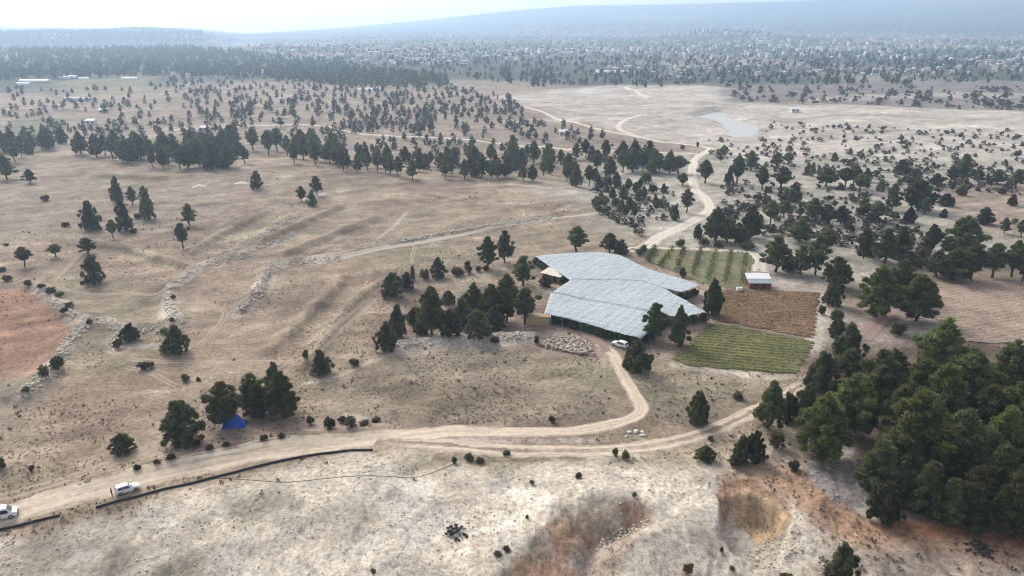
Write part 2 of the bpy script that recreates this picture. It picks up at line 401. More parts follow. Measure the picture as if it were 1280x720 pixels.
def paint(x, y):
    x = np.asarray(x, float); y = np.asarray(y, float)
    r = np.hypot(x, y)
    n1 = fbm(x, y, 42, 0, 4); n2 = fbm(x, y, 11, 3, 4); n3 = fbm(x, y, 3.2, 5, 3)
    def mixc(c, d, t):
        return c * (1 - t[..., None]) + d * t[..., None]
    c = np.zeros(x.shape + (3,)) + np.array([.335, .257, .195])
    c = mixc(c, np.array([.245, .185, .142]), sstep(.45, .72, n1) * .75)
    c = mixc(c, np.array([.36, .30, .225]), sstep(.5, .72, n2) * .5)
    c = mixc(c, np.array([.235, .215, .145]), sstep(.52, .7, fbm(x, y, 26, 6, 3)) * .45)
    rock = .18 + .3 * sstep(.5, .7, fbm(x, y, 20, 1, 3))
    # further land
    t = sstep(430, 560, r)
    c = mixc(c, np.array([.325, .262, .205]) * (.8 + .4 * n1)[..., None], t)
    t = sstep(930, 1150, r + (fbm(x, y, 240, 2, 3) - .5) * 320)
    g = sstep(.50, .66, fbm(x, y, 330, 4, 4))
    c = mixc(c, mixc(np.zeros(x.shape + (3,)) + np.array([.085, .10, .075]), np.array([.30, .265, .22]), g * .8), t)
    t = sstep(4600, 6000, r)
    c = mixc(c, mixc(np.zeros(x.shape + (3,)) + np.array([.07, .085, .065]), np.array([.26, .24, .20]), sstep(.55, .7, fbm(x, y, 900, 6, 4)) * .6), t)
    rock = rock * (1 - .7 * sstep(900, 1200, r))
    for pts, col, soft, wob, k, rk, wsc in ZONES:
        xs = [p[0] for p in pts]; ys = [p[1] for p in pts]
        pad = soft + wob
        m = (x > min(xs) - pad) & (x < max(xs) + pad) & (y > min(ys) - pad) & (y < max(ys) + pad)
        if not m.any():
            continue
        xx, yy = x[m], y[m]
        sdv = poly_sd(xx, yy, pts) + (fbm(xx, yy, wsc, 2, 4) - .5) * 2 * wob
        w = sstep(-soft, soft, sdv) * k
        c[m] = c[m] * (1 - w[:, None]) + col * w[:, None]
        if rk is not None:
            rock[m] = rock[m] * (1 - w) + rk * w
    lw = sstep(.62, .8, rock) * (1 - sstep(140, 170, y))
    c = mixc(c, np.array([.37, .31, .25]), lw * sstep(.50, .62, fbm(x, y, 12, 7, 5, .6)) * .34)
    c = mixc(c, np.array([.60, .55, .49]), lw * sstep(.52, .68, fbm(x, y, 8, 1, 4)) * .7)
    mk = (x > min(q[0] for q in SPUR) - 3) & (x < max(q[0] for q in SPUR) + 3) & (y > min(q[1] for q in SPUR) - 3) & (y < max(q[1] for q in SPUR) + 3)
    if mk.any():
        xx, yy = x[mk], y[mk]
        w = sstep(-.6, .8, poly_sd(xx, yy, SPUR) + (fbm(xx, yy, 2.5, 5, 3) - .5) * 2)
        cm = c[mk]
        for kk, cc, th in ((6, (.47, .40, .33), .50), (2, (.33, .205, .14), .50), (4, (.30, .235, .165), .58)):
            ww = (w * sstep(th, th + .14, fbm(xx, yy, 4.0, kk, 4)) * .8)[:, None]; cm = cm * (1 - ww) + np.array(cc) * ww
        c[mk] = cm
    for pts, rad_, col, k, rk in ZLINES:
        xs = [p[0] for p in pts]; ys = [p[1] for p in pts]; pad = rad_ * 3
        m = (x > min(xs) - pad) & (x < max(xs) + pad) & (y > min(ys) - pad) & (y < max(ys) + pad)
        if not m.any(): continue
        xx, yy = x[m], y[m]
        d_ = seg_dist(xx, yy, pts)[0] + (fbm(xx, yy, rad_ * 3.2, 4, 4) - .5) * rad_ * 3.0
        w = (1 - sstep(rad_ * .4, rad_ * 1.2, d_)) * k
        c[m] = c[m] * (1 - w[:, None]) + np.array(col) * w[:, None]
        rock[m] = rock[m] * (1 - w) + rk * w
    xr = x * .92 + y * .38; yr_ = -x * .38 + y * .92
    st = fbm(xr * .22, yr_, 3.0, 2, 4); st2 = fbm(xr * .3, yr_, 9.0, 6, 3)
    nearw = 1 - .6 * sstep(300, 700, r)
    nearw = nearw * (1 - .55 * lw)
    v = (.74 + .52 * n2) * (.80 + .40 * n3) * (1 + (st - .5) * .75 * nearw) * (1 + (st2 - .5) * .45)
    c = c * np.clip(v, .45, 1.6)[..., None]
    return np.concatenate([np.clip(c, .01, .8), rock[..., None]], -1)

# ------------------------------------------------------------------ mesh helpers
def mesh_np(name, verts, faces):
    me = bpy.data.meshes.new(name)
    verts = np.asarray(verts, np.float32); faces = np.asarray(faces, np.int32)
    nf, k = faces.shape
    me.vertices.add(len(verts)); me.vertices.foreach_set('co', verts.ravel())
    me.loops.add(nf * k); me.loops.foreach_set('vertex_index', faces.ravel())
    me.polygons.add(nf)
    me.polygons.foreach_set('loop_start', np.arange(0, nf * k, k, dtype=np.int32))
    me.update(calc_edges=True)
    return me

def set_col(me, rgba, name='Col'):
    a = me.attributes.new(name, 'FLOAT_COLOR', 'POINT')
    a.data.foreach_set('color', np.asarray(rgba, np.float32).ravel())

def set_float(me, v, name):
    a = me.attributes.new(name, 'FLOAT', 'POINT')
    a.data.foreach_set('value', np.asarray(v, np.float32).ravel())

def smooth(me):
    me.polygons.foreach_set('use_smooth', np.ones(len(me.polygons), bool))

def link(name, me, mat=None, parent=None, loc=None):
    o = bpy.data.objects.new(name, me)
    COL.objects.link(o)
    if mat is not None and me is not None:
        for m in (mat if isinstance(mat, (list, tuple)) else [mat]):
            if len(me.materials) < (len(mat) if isinstance(mat, (list, tuple)) else 1):
                me.materials.append(m)
    if parent is not None:
        o.parent = parent
    if loc is not None:
        o.location = loc
    return o

def tag(o, label=None, cat=None, group=None, kind=None):
    if label: o['label'] = label
    if cat: o['category'] = cat
    if group: o['group'] = group
    if kind: o['kind'] = kind
    return o

def thing(name, label, cat, loc, rz=0.0, group=None):
    o = bpy.data.objects.new(name, None)
    o.empty_display_size = 0.5
    COL.objects.link(o)
    o.location = loc; o.rotation_euler = (0, 0, rz)
    return tag(o, label, cat, group)

def catmull(pts, step):
    P = [np.array(p, float) for p in pts]
    P = [2 * P[0] - P[1]] + P + [2 * P[-1] - P[-2]]
    out = []
    for i in range(1, len(P) - 2):
        L = np.linalg.norm(P[i + 1] - P[i]); n = max(2, int(L / step))
        for t in np.linspace(0, 1, n, endpoint=False):
            a = 2 * P[i]; b = P[i + 1] - P[i - 1]
            c = 2 * P[i - 1] - 5 * P[i] + 4 * P[i + 1] - P[i + 2]
            d = -P[i - 1] + 3 * P[i] - 3 * P[i + 1] + P[i + 2]
            out.append(.5 * (a + b * t + c * t * t + d * t ** 3))
    out.append(P[-2])
    return np.array(out)

class MB:
    """collects boxes, tubes and prisms into one mesh"""
    def __init__(s): s.v = []; s.f = []; s.m = []
    def add(s, v, f, mi=0):
        b = len(s.v); s.v += [tuple(map(float, p)) for p in v]; s.f += [tuple(i + b for i in q) for q in f]; s.m += [mi] * len(f)
        return s
    def box(s, c, d, mi=0, M=None):
        x, y, z = c; a, b, h = d[0] / 2, d[1] / 2, d[2] / 2
        v = [(x - a, y - b, z - h), (x + a, y - b, z - h), (x + a, y + b, z - h), (x - a, y + b, z - h),
             (x - a, y - b, z + h), (x + a, y - b, z + h), (x + a, y + b, z + h), (x - a, y + b, z + h)]
        if M is not None: v = [tuple(M @ Vector(p)) for p in v]
        return s.add(v, [(0, 3, 2, 1), (4, 5, 6, 7), (0, 1, 5, 4), (1, 2, 6, 5), (2, 3, 7, 6), (3, 0, 4, 7)], mi)
    def tube(s, pts, rad, n=6, mi=0, cap=True):
        P = [Vector(p) for p in pts]
        rad = rad if isinstance(rad, (list, tuple)) else [rad] * len(P)
        rings = []
        for i, p in enumerate(P):
            d = (P[min(i + 1, len(P) - 1)] - P[max(i - 1, 0)]).normalized()
            u = d.orthogonal().normalized() if abs(d.z) < .95 else Vector((1, 0, 0))
            u = (Vector((0, 0, 1)).cross(d)).normalized() if abs(d.z) < .95 else (Vector((1, 0, 0)) - d * d.x).normalized()
            w = d.cross(u)
            rings.append([p + (u * math.cos(2 * math.pi * k / n) + w * math.sin(2 * math.pi * k / n)) * rad[i] for k in range(n)])
        v = [q for r_ in rings for q in r_]
        f = [(i * n + k, i * n + (k + 1) % n, (i + 1) * n + (k + 1) % n, (i + 1) * n + k) for i in range(len(P) - 1) for k in range(n)]
        if cap:
            f.append(tuple(reversed(range(n)))); f.append(tuple((len(P) - 1) * n + k for k in range(n)))
        return s.add(v, f, mi)
    def mesh(s, name, sm=False):
        me = bpy.data.meshes.new(name)
        me.from_pydata(s.v, [], s.f); me.update()
        me.polygons.foreach_set('material_index', s.m)
        if sm: smooth(me)
        return me
    def build(s, name, mat, parent=None, loc=None, sm=False):
        return link(name, s.mesh(name, sm), mat, parent, loc)

# ------------------------------------------------------------------ materials
def new_mat(name):
    m = bpy.data.materials.new(name); m.use_nodes = True
    nt = m.node_tree; nt.nodes.clear()
    out = nt.nodes.new('ShaderNodeOutputMaterial')
    b = nt.nodes.new('ShaderNodeBsdfPrincipled')
    nt.links.new(b.outputs[0], out.inputs['Surface'])
    b.inputs['Roughness'].default_value = .9
    b.inputs['Specular IOR Level'].default_value = .15
    return m, nt, b

def nd(nt, t, **kw):
    n = nt.nodes.new(t)
    for k, v in kw.items():
        if k in n.inputs: n.inputs[k].default_value = v
        else: setattr(n, k, v)
    return n

def mix(nt, fac, a, b, mode='MIX'):
    n = nt.nodes.new('ShaderNodeMixRGB'); n.blend_type = mode
    for s, v in (('Fac', fac), ('Color1', a), ('Color2', b)):
        if hasattr(v, 'is_linked'): nt.links.new(v, n.inputs[s])
        elif isinstance(v, (int, float)): n.inputs[s].default_value = v if s == 'Fac' else (v, v, v, 1)
        else: n.inputs[s].default_value = tuple(v) + (1,)
    return n.outputs['Color']

def ramp(nt, val, stops):
    n = nt.nodes.new('ShaderNodeValToRGB')
    e = n.color_ramp.elements
    while len(e) < len(stops): e.new(.5)
    for i, (p, c) in enumerate(stops):
        e[i].position = p; e[i].color = (tuple(c) + (1,)) if not isinstance(c, (int, float)) else (c, c, c, 1)
    nt.links.new(val, n.inputs['Fac'])
    return n.outputs['Color']

def mth(nt, op, a, b=None):
    n = nt.nodes.new('ShaderNodeMath'); n.operation = op
    for i, v in enumerate((a, b)):
        if v is None: continue
        if hasattr(v, 'is_linked'): nt.links.new(v, n.inputs[i])
        else: n.inputs[i].default_value = v
    return n.outputs[0]

def noise(nt, vec, scale, detail=4, rough=.6):
    n = nd(nt, 'ShaderNodeTexNoise', Scale=scale, Detail=detail, Roughness=rough)
    nt.links.new(vec, n.inputs['Vector'])
    return n.outputs['Fac']

def ground_nodes(nt):
    """albedo of the land at a world position: attribute colour, fine grain and stones"""
    geo = nt.nodes.new('ShaderNodeNewGeometry'); P = geo.outputs['Position']
    at_ = nd(nt, 'ShaderNodeAttribute', attribute_name='Col')
    c = at_.outputs['Color']; rock = at_.outputs['Alpha']
    f1 = noise(nt, P, 1.1, 5, .7); f2 = noise(nt, P, .16, 4, .6); f3 = noise(nt, P, 4.5, 3, .7)
    c = mix(nt, 1.0, c, ramp(nt, f1, [(.30, .50), (.52, 1.0), (.74, 1.38)]), 'MULTIPLY')
    c = mix(nt, 1.0, c, ramp(nt, f3, [(.28, .62), (.58, 1.06), (.8, 1.3)]), 'MULTIPLY')
    c = mix(nt, 1.0, c, ramp(nt, f2, [(.32, .80), (.62, 1.12)]), 'MULTIPLY')
    # scattered stones and dark tufts where the ground is stony
    vo = nd(nt, 'ShaderNodeTexVoronoi', Scale=1.35); nt.links.new(P, vo.inputs['Vector'])
    s = ramp(nt, vo.outputs['Distance'], [(.14, 1.0), (.24, 0.0)])
    s = mth(nt, 'MULTIPLY', s, ramp(nt, noise(nt, P, .5, 3), [(.44, 0.0), (.62, 1.0)]))
    s = mth(nt, 'MULTIPLY', s, rock)
    c = mix(nt, mth(nt, 'MULTIPLY', s, .45), c, (.60, .55, .48))
    dk = ramp(nt, noise(nt, P, .75, 6, .75), [(.56, 0.0), (.66, 1.0)])
    c = mix(nt, mth(nt, 'MULTIPLY', mth(nt, 'MULTIPLY', dk, rock), .32), c, (.19, .16, .12))
    ve = nd(nt, 'ShaderNodeTexVoronoi', Scale=.8, feature='DISTANCE_TO_EDGE')
    wv = nd(nt, 'ShaderNodeVectorMath', operation='ADD'); nt.links.new(P, wv.inputs[0])
    nv = nd(nt, 'ShaderNodeTexNoise', Scale=1.2, Detail=3.0); nt.links.new(P, nv.inputs['Vector']); nt.links.new(nv.outputs['Color'], wv.inputs[1])
    nt.links.new(wv.outputs[0], ve.inputs['Vector'])
    ck = ramp(nt, ve.outputs['Distance'], [(.015, 1.0), (.07, 0.0)])
    ck = mth(nt, 'MULTIPLY', mth(nt, 'MULTIPLY', ck, rock), ramp(nt, noise(nt, P, .22, 4), [(.46, 0.0), (.60, 1.0)]))
    c = mix(nt, mth(nt, 'MULTIPLY', ck, .45), c, (.24, .20, .155))
    hgt = mth(nt, 'ADD', mth(nt, 'MULTIPLY', f1, .5), mth(nt, 'MULTIPLY', f3, .22))
    bp = nd(nt, 'ShaderNodeBump', Strength=.8, Distance=.4); nt.links.new(hgt, bp.inputs['Height'])
    return c, P, bp.outputs['Normal']

m_ground, nt, b = new_mat('ground'); c, P, n_ = ground_nodes(nt)
nt.links.new(c, b.inputs['Base Color']); nt.links.new(n_, b.inputs['Normal']); b.inputs['Specular IOR Level'].default_value = .05

def road_mat(name, col, ruts=False, edge0=.55, edge1=1.0, strength=1.0):
    m, nt, b = new_mat(name); c, P, n_ = ground_nodes(nt)
    u = nd(nt, 'ShaderNodeAttribute', attribute_name='u').outputs['Fac']
    au = mth(nt, 'ABSOLUTE', u)
    wob = mth(nt, 'MULTIPLY', mth(nt, 'SUBTRACT', noise(nt, P, .30, 6, .75), .5), 1.25)
    e = mth(nt, 'ADD', au, wob)
    rc = mix(nt, 1.0, col, ramp(nt, noise(nt, P, .9, 5, .65), [(.3, .80), (.7, 1.14)]), 'MULTIPLY')
    vv = nd(nt, 'ShaderNodeAttribute', attribute_name='v').outputs['Fac']
    cx = nd(nt, 'ShaderNodeCombineXYZ'); nt.links.new(mth(nt, 'MULTIPLY', u, 4.5), cx.inputs[0]); nt.links.new(mth(nt, 'MULTIPLY', vv, .035), cx.inputs[1])
    stk = noise(nt, cx.outputs[0], 1.0, 3, .6)
    rc = mix(nt, 1.0, rc, ramp(nt, stk, [(.30, .58), (.46, .96), (.7, 1.2)]), 'MULTIPLY')
    fac = ramp(nt, e, [(edge0, 1.0), (edge1, 0.0)])
    fac = mth(nt, 'MULTIPLY', fac, ramp(nt, stk, [(.26, .45), (.40, 1.0)]))
    if ruts:
        mid = ramp(nt, e, [(.12, 0.0), (.30, 1.0)])
        fac = mth(nt, 'MULTIPLY', fac, mth(nt, 'ADD', mth(nt, 'MULTIPLY', mid, .85), .15))
        fac = mth(nt, 'MULTIPLY', fac, nd(nt, 'ShaderNodeAttribute', attribute_name='fade').outputs['Fac'])
        fac = mth(nt, 'MULTIPLY', fac, strength)
    else:
        # wheel marks worn a little paler
        w = ramp(nt, mth(nt, 'ABSOLUTE', mth(nt, 'SUBTRACT', e, .42)), [(.05, 1.0), (.2, 0.0)])
        rc = mix(nt, mth(nt, 'MULTIPLY', w, .35), rc, tuple(min(.7, v * 1.2) for v in col))
    c = mix(nt, fac, c, rc)
    nt.links.new(c, b.inputs['Base Color']); nt.links.new(n_, b.inputs['Normal']); b.inputs['Specular IOR Level'].default_value = .05
    return m

m_road = road_mat('dirt_road', (.60, .495, .385))
m_pale = road_mat('pale_dirt_road', (.64, .57, .48))
m_track = road_mat('dirt_track', (.60, .50, .395), True)
m_stony = road_mat('stony_lane', (.54, .465, .38))
m_faint = road_mat('faint_track', (.43, .35, .27), True, strength=.7)
m_lane = road_mat('reddish_lane', (.31, .225, .19))

def plain(name, col, rough=.8, var=.25, sc=3.0, spec=.2, bump=0.0, metal=0.0):
    m, nt, b = new_mat(name)
    tc = nd(nt, 'ShaderNodeTexCoord').outputs['Object']
    f = noise(nt, tc, sc, 5, .65)
    c = mix(nt, 1.0, col, ramp(nt, f, [(.25, 1 - var), (.75, 1 + var)]), 'MULTIPLY')
    nt.links.new(c, b.inputs['Base Color'])
    b.inputs['Roughness'].default_value = rough; b.inputs['Specular IOR Level'].default_value = spec; b.inputs['Metallic'].default_value = metal
    if bump:
        bp = nd(nt, 'ShaderNodeBump', Strength=bump, Distance=.1); nt.links.new(f, bp.inputs['Height']); nt.links.new(bp.outputs[0], b.inputs['Normal'])
    return m

def leaf_mat(name, dark, mid, light, trans=.34, tint=False):
    m, nt, b = new_mat(name)
    geo = nd(nt, 'ShaderNodeNewGeometry'); oi = nd(nt, 'ShaderNodeObjectInfo')
    c = ramp(nt, geo.outputs['Random Per Island'], [(0.0, dark), (.55, mid), (1.0, light)])
    hue = nd(nt, 'ShaderNodeHueSaturation')
    nt.links.new(c, hue.inputs['Color'])
    nt.links.new(mth(nt, 'ADD', mth(nt, 'MULTIPLY', oi.outputs['Random'], .045), .452), hue.inputs['Hue'])
    nt.links.new(mth(nt, 'ADD', mth(nt, 'MULTIPLY', oi.outputs['Random'], .75), .62), hue.inputs['Value'])
    tn = nd(nt, 'ShaderNodeAttribute', attribute_name='tint').outputs['Fac']
    c = mix(nt, 1.0, hue.outputs['Color'], tn, 'MULTIPLY') if tint else hue.outputs['Color']
    nt.links.new(c, b.inputs['Base Color']); b.inputs['Roughness'].default_value = .75
    tr = nd(nt, 'ShaderNodeBsdfTranslucent'); nt.links.new(c, tr.inputs['Color'])
    mx = nd(nt, 'ShaderNodeMixShader', Fac=trans)
    nt.links.new(b.outputs[0], mx.inputs[1]); nt.links.new(tr.outputs[0], mx.inputs[2])
    nt.links.new(mx.outputs[0], nt.nodes['Material Output'].inputs['Surface'])
    return m

m_pine = leaf_mat('pine_needles', (0.0744, 0.0941, 0.042), (0.1176, 0.1434, 0.06), (0.18, 0.2038, 0.085), tint=True)
m_green = leaf_mat('bright_pine_needles', (0.084, 0.1142, 0.04), (0.1344, 0.1702, 0.058), (0.2016, 0.2374, 0.084), tint=True)
m_jun = leaf_mat('juniper_scales', (0.0672, 0.0806, 0.042), (0.1056, 0.121, 0.06), (0.1632, 0.177, 0.086), tint=True)
m_brownleaf = leaf_mat('dry_foliage', (.05, .035, .024), (.09, .062, .042), (.14, .10, .065), tint=True)
m_shrubleaf = leaf_mat('scrub_leaves', (.045, .05, .028), (.085, .085, .05), (.15, .14, .08))
m_yellow = leaf_mat('yellow_green_leaves', (.10, .11, .02), (.2, .2, .04), (.3, .29, .07), tint=True)
m_orch = leaf_mat('orchard_leaves', (0.0325, 0.065, 0.0234), (0.065, 0.117, 0.039), (0.117, 0.182, 0.065), tint=True)
m_vine = leaf_mat('vine_leaves', (.05, .075, .03), (.09, .12, .045), (.16, .18, .07))
m_crop = leaf_mat('crop_leaves', (0.075, 0.1, 0.035), (0.13, 0.17, 0.055), (0.2, 0.23, 0.08))
m_stub = leaf_mat('dry_stalks', (0.13, 0.088, 0.052), (0.175, 0.12, 0.07), (0.225, 0.16, 0.095))
m_grass = leaf_mat('dry_grass', (.17, .14, .09), (.25, .20, .135), (.34, .28, .19), .15)
m_bark = plain('bark', (.085, .06, .045), .95, .4, 8, .05)
m_stone = plain('limestone', (.60, .535, .46), .9, .3, 2.5, .1, .4)
m_white = plain('car_paint', (.78, .79, .80), .3, .03, 3, .5)
m_glass = plain('dark_glass', (.02, .025, .03), .1, .1, 2, .5)
m_rubber = plain('rubber', (.02, .02, .02), .9, .2, 5, .1)
m_metal = plain('rim_metal', (.45, .45, .46), .35, .1, 4, .5, 0, .8)
m_redlamp = plain('tail_lamp', (.35, .02, .02), .3, .1, 3, .5)
m_lamp = plain('head_lamp', (.7, .72, .72), .15, .05, 3, .5)
m_pipe = plain('black_pipe', (.022, .02, .018), .6, .4, 1.2, .3)
m_wood = plain('weathered_wood', (.23, .165, .11), .9, .35, 3, .1, .3)
m_tan = plain('tan_cladding', (.42, .31, .20), .9, .2, 1.5, .1)
m_red = plain('red_panel', (.20, .055, .045), .8, .25, 1.5, .2)
m_tarp = plain('white_sheet', (.78, .78, .77), .6, .08, 1.5, .2, .3)
m_grey = plain('blue_grey_sheet', (.30, .34, .38), .5, .15, 1.5, .3)
m_blue = plain('blue_tarpaulin', (.02, .085, .42), .55, .2, 2.0, .25, .4)
m_char = plain('charred_debris', (.035, .035, .04), .9, .5, 2.5, .2)
m_lime = plain('lime_heap', (.70, .66, .60), .95, .12, 2.0, .05, .4)
m_roofr = plain('roof_tile', (.28, .14, .10), .9, .25, .5, .1)
m_roofg = plain('roof_metal', (.45, .48, .52), .6, .2, .4, .3)
m_roofw = plain('pale_roof', (.60, .60, .58), .7, .15, .4, .2)
m_wallp = plain('pale_render', (.62, .59, .55), .9, .15, .3, .1)
m_wallt = plain('tan_render', (.45, .40, .35), .9, .15, .3, .1)

# water of the reservoir: shallow and milky
m_water, nt, b = new_mat('milky_water')
b.inputs['Base Color'].default_value = (.44, .445, .43, 1); b.inputs['Roughness'].default_value = .6; b.inputs['Specular IOR Level'].default_value = .2
geo = nd(nt, 'ShaderNodeNewGeometry')
bp = nd(nt, 'ShaderNodeBump', Strength=.12, Distance=.2); nt.links.new(noise(nt, geo.outputs['Position'], .6, 3), bp.inputs['Height']); nt.links.new(bp.outputs[0], b.inputs['Normal'])

# hail net: woven sheet with thread lines, lets some light through
m_net, nt, b = new_mat('hail_net')
uv = nd(nt, 'ShaderNodeUVMap', uv_map='UVMap').outputs['UV']
sep = nd(nt, 'ShaderNodeSeparateXYZ'); nt.links.new(uv, sep.inputs[0])
def lines(v, per, w):
    f = mth(nt, 'FRACT', mth(nt, 'MULTIPLY', v, 1 / per))
    return ramp(nt, mth(nt, 'ABSOLUTE', mth(nt, 'SUBTRACT', f, .5)), [(w, 1.0), (w + .08, 0.0)])
geo = nd(nt, 'ShaderNodeNewGeometry')
lx = lines(sep.outputs['X'], 1.2, .05); ly = lines(sep.outputs['Y'], 2.4, .02)
ln = mth(nt, 'MAXIMUM', mth(nt, 'MULTIPLY', lx, .55), mth(nt, 'MULTIPLY', ly, .7))
nz = noise(nt, geo.outputs['Position'], 1.6, 6, .8)
c = mix(nt, mth(nt, 'MULTIPLY', ln, .75), (.57, .63, .67), (.28, .32, .34))
c = mix(nt, 1.0, c, ramp(nt, nz, [(.3, .60), (.5, 1.0), (.75, 1.15)]), 'MULTIPLY')
nt.links.new(c, b.inputs['Base Color']); b.inputs['Roughness'].default_value = .7
tr = nd(nt, 'ShaderNodeBsdfTranslucent'); nt.links.new(c, tr.inputs['Color'])
mx = nd(nt, 'ShaderNodeMixShader', Fac=.25); nt.links.new(b.outputs[0], mx.inputs[1]); nt.links.new(tr.outputs[0], mx.inputs[2])
nt.links.new(mx.outputs[0], nt.nodes['Material Output'].inputs['Surface'])

# ------------------------------------------------------------------ the ground sheet
nth = len(TH)
V = np.stack([GX, GY, GZ], -1).reshape(-1, 3)
idx = np.arange(NR * nth).reshape(NR, nth)
nxt = np.roll(idx, -1, axis=1)
F = np.stack([idx[:-1], nxt[:-1], nxt[1:], idx[1:]], -1).reshape(-1, 4)[:, ::-1]
me = mesh_np('ground', V, F)
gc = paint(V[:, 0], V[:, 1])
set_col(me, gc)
smooth(me)
ground = tag(link('ground', me, m_ground), kind='structure')
# the ground below the drone, outside the view
n = 46
ia = np.linspace(0, 2 * math.pi, n, endpoint=False)
V2 = [(0, 0, float(terrain(np.array([0.]), np.array([0.]))[0]))]
for rr in (20, 43):
    X, Y = rr * np.sin(ia), rr * np.cos(ia)
    V2 += [tuple(p) for p in np.stack([X, Y, terrain(X, Y) - (.05 if rr == 43 else 0)], 1)]
F2 = [(0, 1 + i, 1 + (i + 1) % n, 0) for i in range(n)]
mb = MB(); mb.add(V2, [(0, 1 + (i + 1) % n, 1 + i) for i in range(n)] + [(1 + i, 1 + (i + 1) % n, 1 + n + (i + 1) % n, 1 + n + i) for i in range(n)])
me = mb.mesh('ground_below_drone', True)
va = np.array(V2); set_col(me, paint(va[:, 0], va[:, 1]))
tag(link('ground_near', me, m_ground), kind='structure')

# ------------------------------------------------------------------ roads, tracks and water, draped on the ground
def strip(name, pp, width, mat, label=None, cols=7, step=1.2, lift=.05, seed=0):
    P3 = at([p[0] for p in pp], [p[1] for p in pp])
    C = catmull(P3[:, :2], step * max(1.0, float(np.hypot(P3[:, 0], P3[:, 1]).mean()) / 160))
    T = np.gradient(C, axis=0); T /= np.linalg.norm(T, axis=1)[:, None] + 1e-9
    N = np.stack([-T[:, 1], T[:, 0]], 1)
    s = np.arange(len(C))
    w = np.interp(np.linspace(0, 1, len(C)), np.linspace(0, 1, len(width)), width) if isinstance(width, (list, tuple)) else np.full(len(C), width)
    wl_ = w * (.9 + .3 * (vnoise(s * .23, s * 0 + seed, 1) - .5)); wr_ = w * (.9 + .3 * (vnoise(s * .23, s * 0 + seed + 9, 2) - .5))
    us = np.linspace(-1, 1, cols)
    X = np.stack([C + N * (np.where(u < 0, wl_, wr_) * u * .5)[:, None] for u in us], 1)
    x, y = X[..., 0].ravel(), X[..., 1].ravel()
    uu_ = np.tile(us, len(C)); z = gh(x, y) + (lift * .6 + .00025 * np.hypot(x, y)) * (1 - 1.5 * uu_ ** 4)
    V = np.stack([x, y, z], 1)
    ix = np.arange(len(C) * cols).reshape(len(C), cols)
    F = np.stack([ix[:-1, :-1], ix[:-1, 1:], ix[1:, 1:], ix[1:, :-1]], -1).reshape(-1, 4)[:, ::-1]
    me = mesh_np(name, V, F); set_col(me, paint(x, y)); set_float(me, uu_, 'u'); set_float(me, np.repeat(s * float(np.linalg.norm(C[1] - C[0])), cols), 'v'); tt_ = np.linspace(0, 1, len(C)); set_float(me, np.repeat(sstep(0, .12, tt_) * (1 - sstep(.88, 1, tt_)), cols), 'fade'); smooth(me)
    o = tag(link(name, me, mat), kind='structure')
    if label: o['label'] = label
    return o

strip('dirt_road', [(-90, 678), (-40, 661), (0, 648), (60, 628), (140, 607), (230, 584), (320, 567), (400, 557), (470, 549), (545, 541)], [8.5, 8.5, 9, 9, 8, 6], m_road, 'wide pale dirt road running up from the lower left past the parked cars', cols=9)
strip('dirt_track', [(500, 546), (560, 540), (620, 541), (700, 540), (750, 533), (790, 522), (801, 510), (792, 490), (778, 465), (765, 442), (750, 430)], [6.5, 6.0, 4.5, 4.2, 4.0], m_road, 'dirt track curving up towards the net covered orchard', seed=3)
strip('dirt_track', [(760, 440), (748, 427), (725, 414), (690, 408), (640, 408)], 3.6, m_lane, 'short lane below the front edge of the white net', seed=4, lift=.08)
strip('dirt_track', [(470, 552), (540, 555), (620, 562), (700, 564), (780, 561), (850, 550), (905, 532), (950, 510), (985, 492), (1020, 470)], [6.0, 5.5, 5.0, 4.8, 5.0], m_track, 'rutted track along the top of the limestone bank', seed=5, lift=.07)
strip('dirt_track', [(-40, 632), (40, 612), (110, 590), (190, 558), (260, 533)], 4.0, m_faint, 'faint grassy track above the wide dirt road', seed=6)
strip('dirt_road', [(795, 316), (812, 306), (830, 294), (860, 280), (886, 264), (884, 250), (870, 237), (865, 222), (866, 208), (872, 196), (888, 187), (880, 183.5), (850, 180), (815, 175), (788, 167), (774, 160), (780, 151), (800, 144)], [7.5, 7, 6.5, 6.5, 6.5, 7], m_pale, 'pale winding dirt road climbing to the reservoir', seed=7, lift=.12)
strip('dirt_road', [(872, 192), (820, 191), (740, 188), (680, 184), (610, 178), (540, 172), (500, 171), (455, 168), (420, 161), (390, 157), (320, 157.5), (260, 160), (215, 163)], 5.5, m_pale, 'thin pale road across the far fields', seed=8, lift=.25)
strip('dirt_road', [(655, 134), (690, 146), (735, 158), (770, 166), (800, 172)], 6, m_pale, 'pale track along the edge of the dry lake bed', seed=9, lift=.25)
strip('dirt_road', [(783, 109), (798, 116), (813, 123)], 9, m_pale, 'short white road on the bank beyond the lake bed', seed=10, lift=.4)
strip('stony_lane', [(425, 323), (470, 312), (510, 306), (560, 297), (620, 284), (680, 275), (745, 267)], [3.6, 4.2, 3, 3, 2.4], m_stony, 'stony field lane crossing the slope above the grove', seed=11)
strip('stony_lane', [(520, 306), (516, 318), (515, 332)], 2.2, m_faint, 'short pale spur dropping from the stony lane', seed=12, lift=.09)
strip('dirt_road', [(775, 310), (820, 310), (870, 311.5), (925, 314), (942, 317), (949, 326), (951, 340)], [2.6, 2.6, 3.2, 5, 7], m_pale, 'pale drive leading down to the red walled shed', seed=13, lift=.1)
strip('dirt_road', [(1078, 424), (1098, 404), (1118, 386), (1135, 372)], 6, m_lane, 'reddish lane between the pines on the right', seed=14, lift=.09)
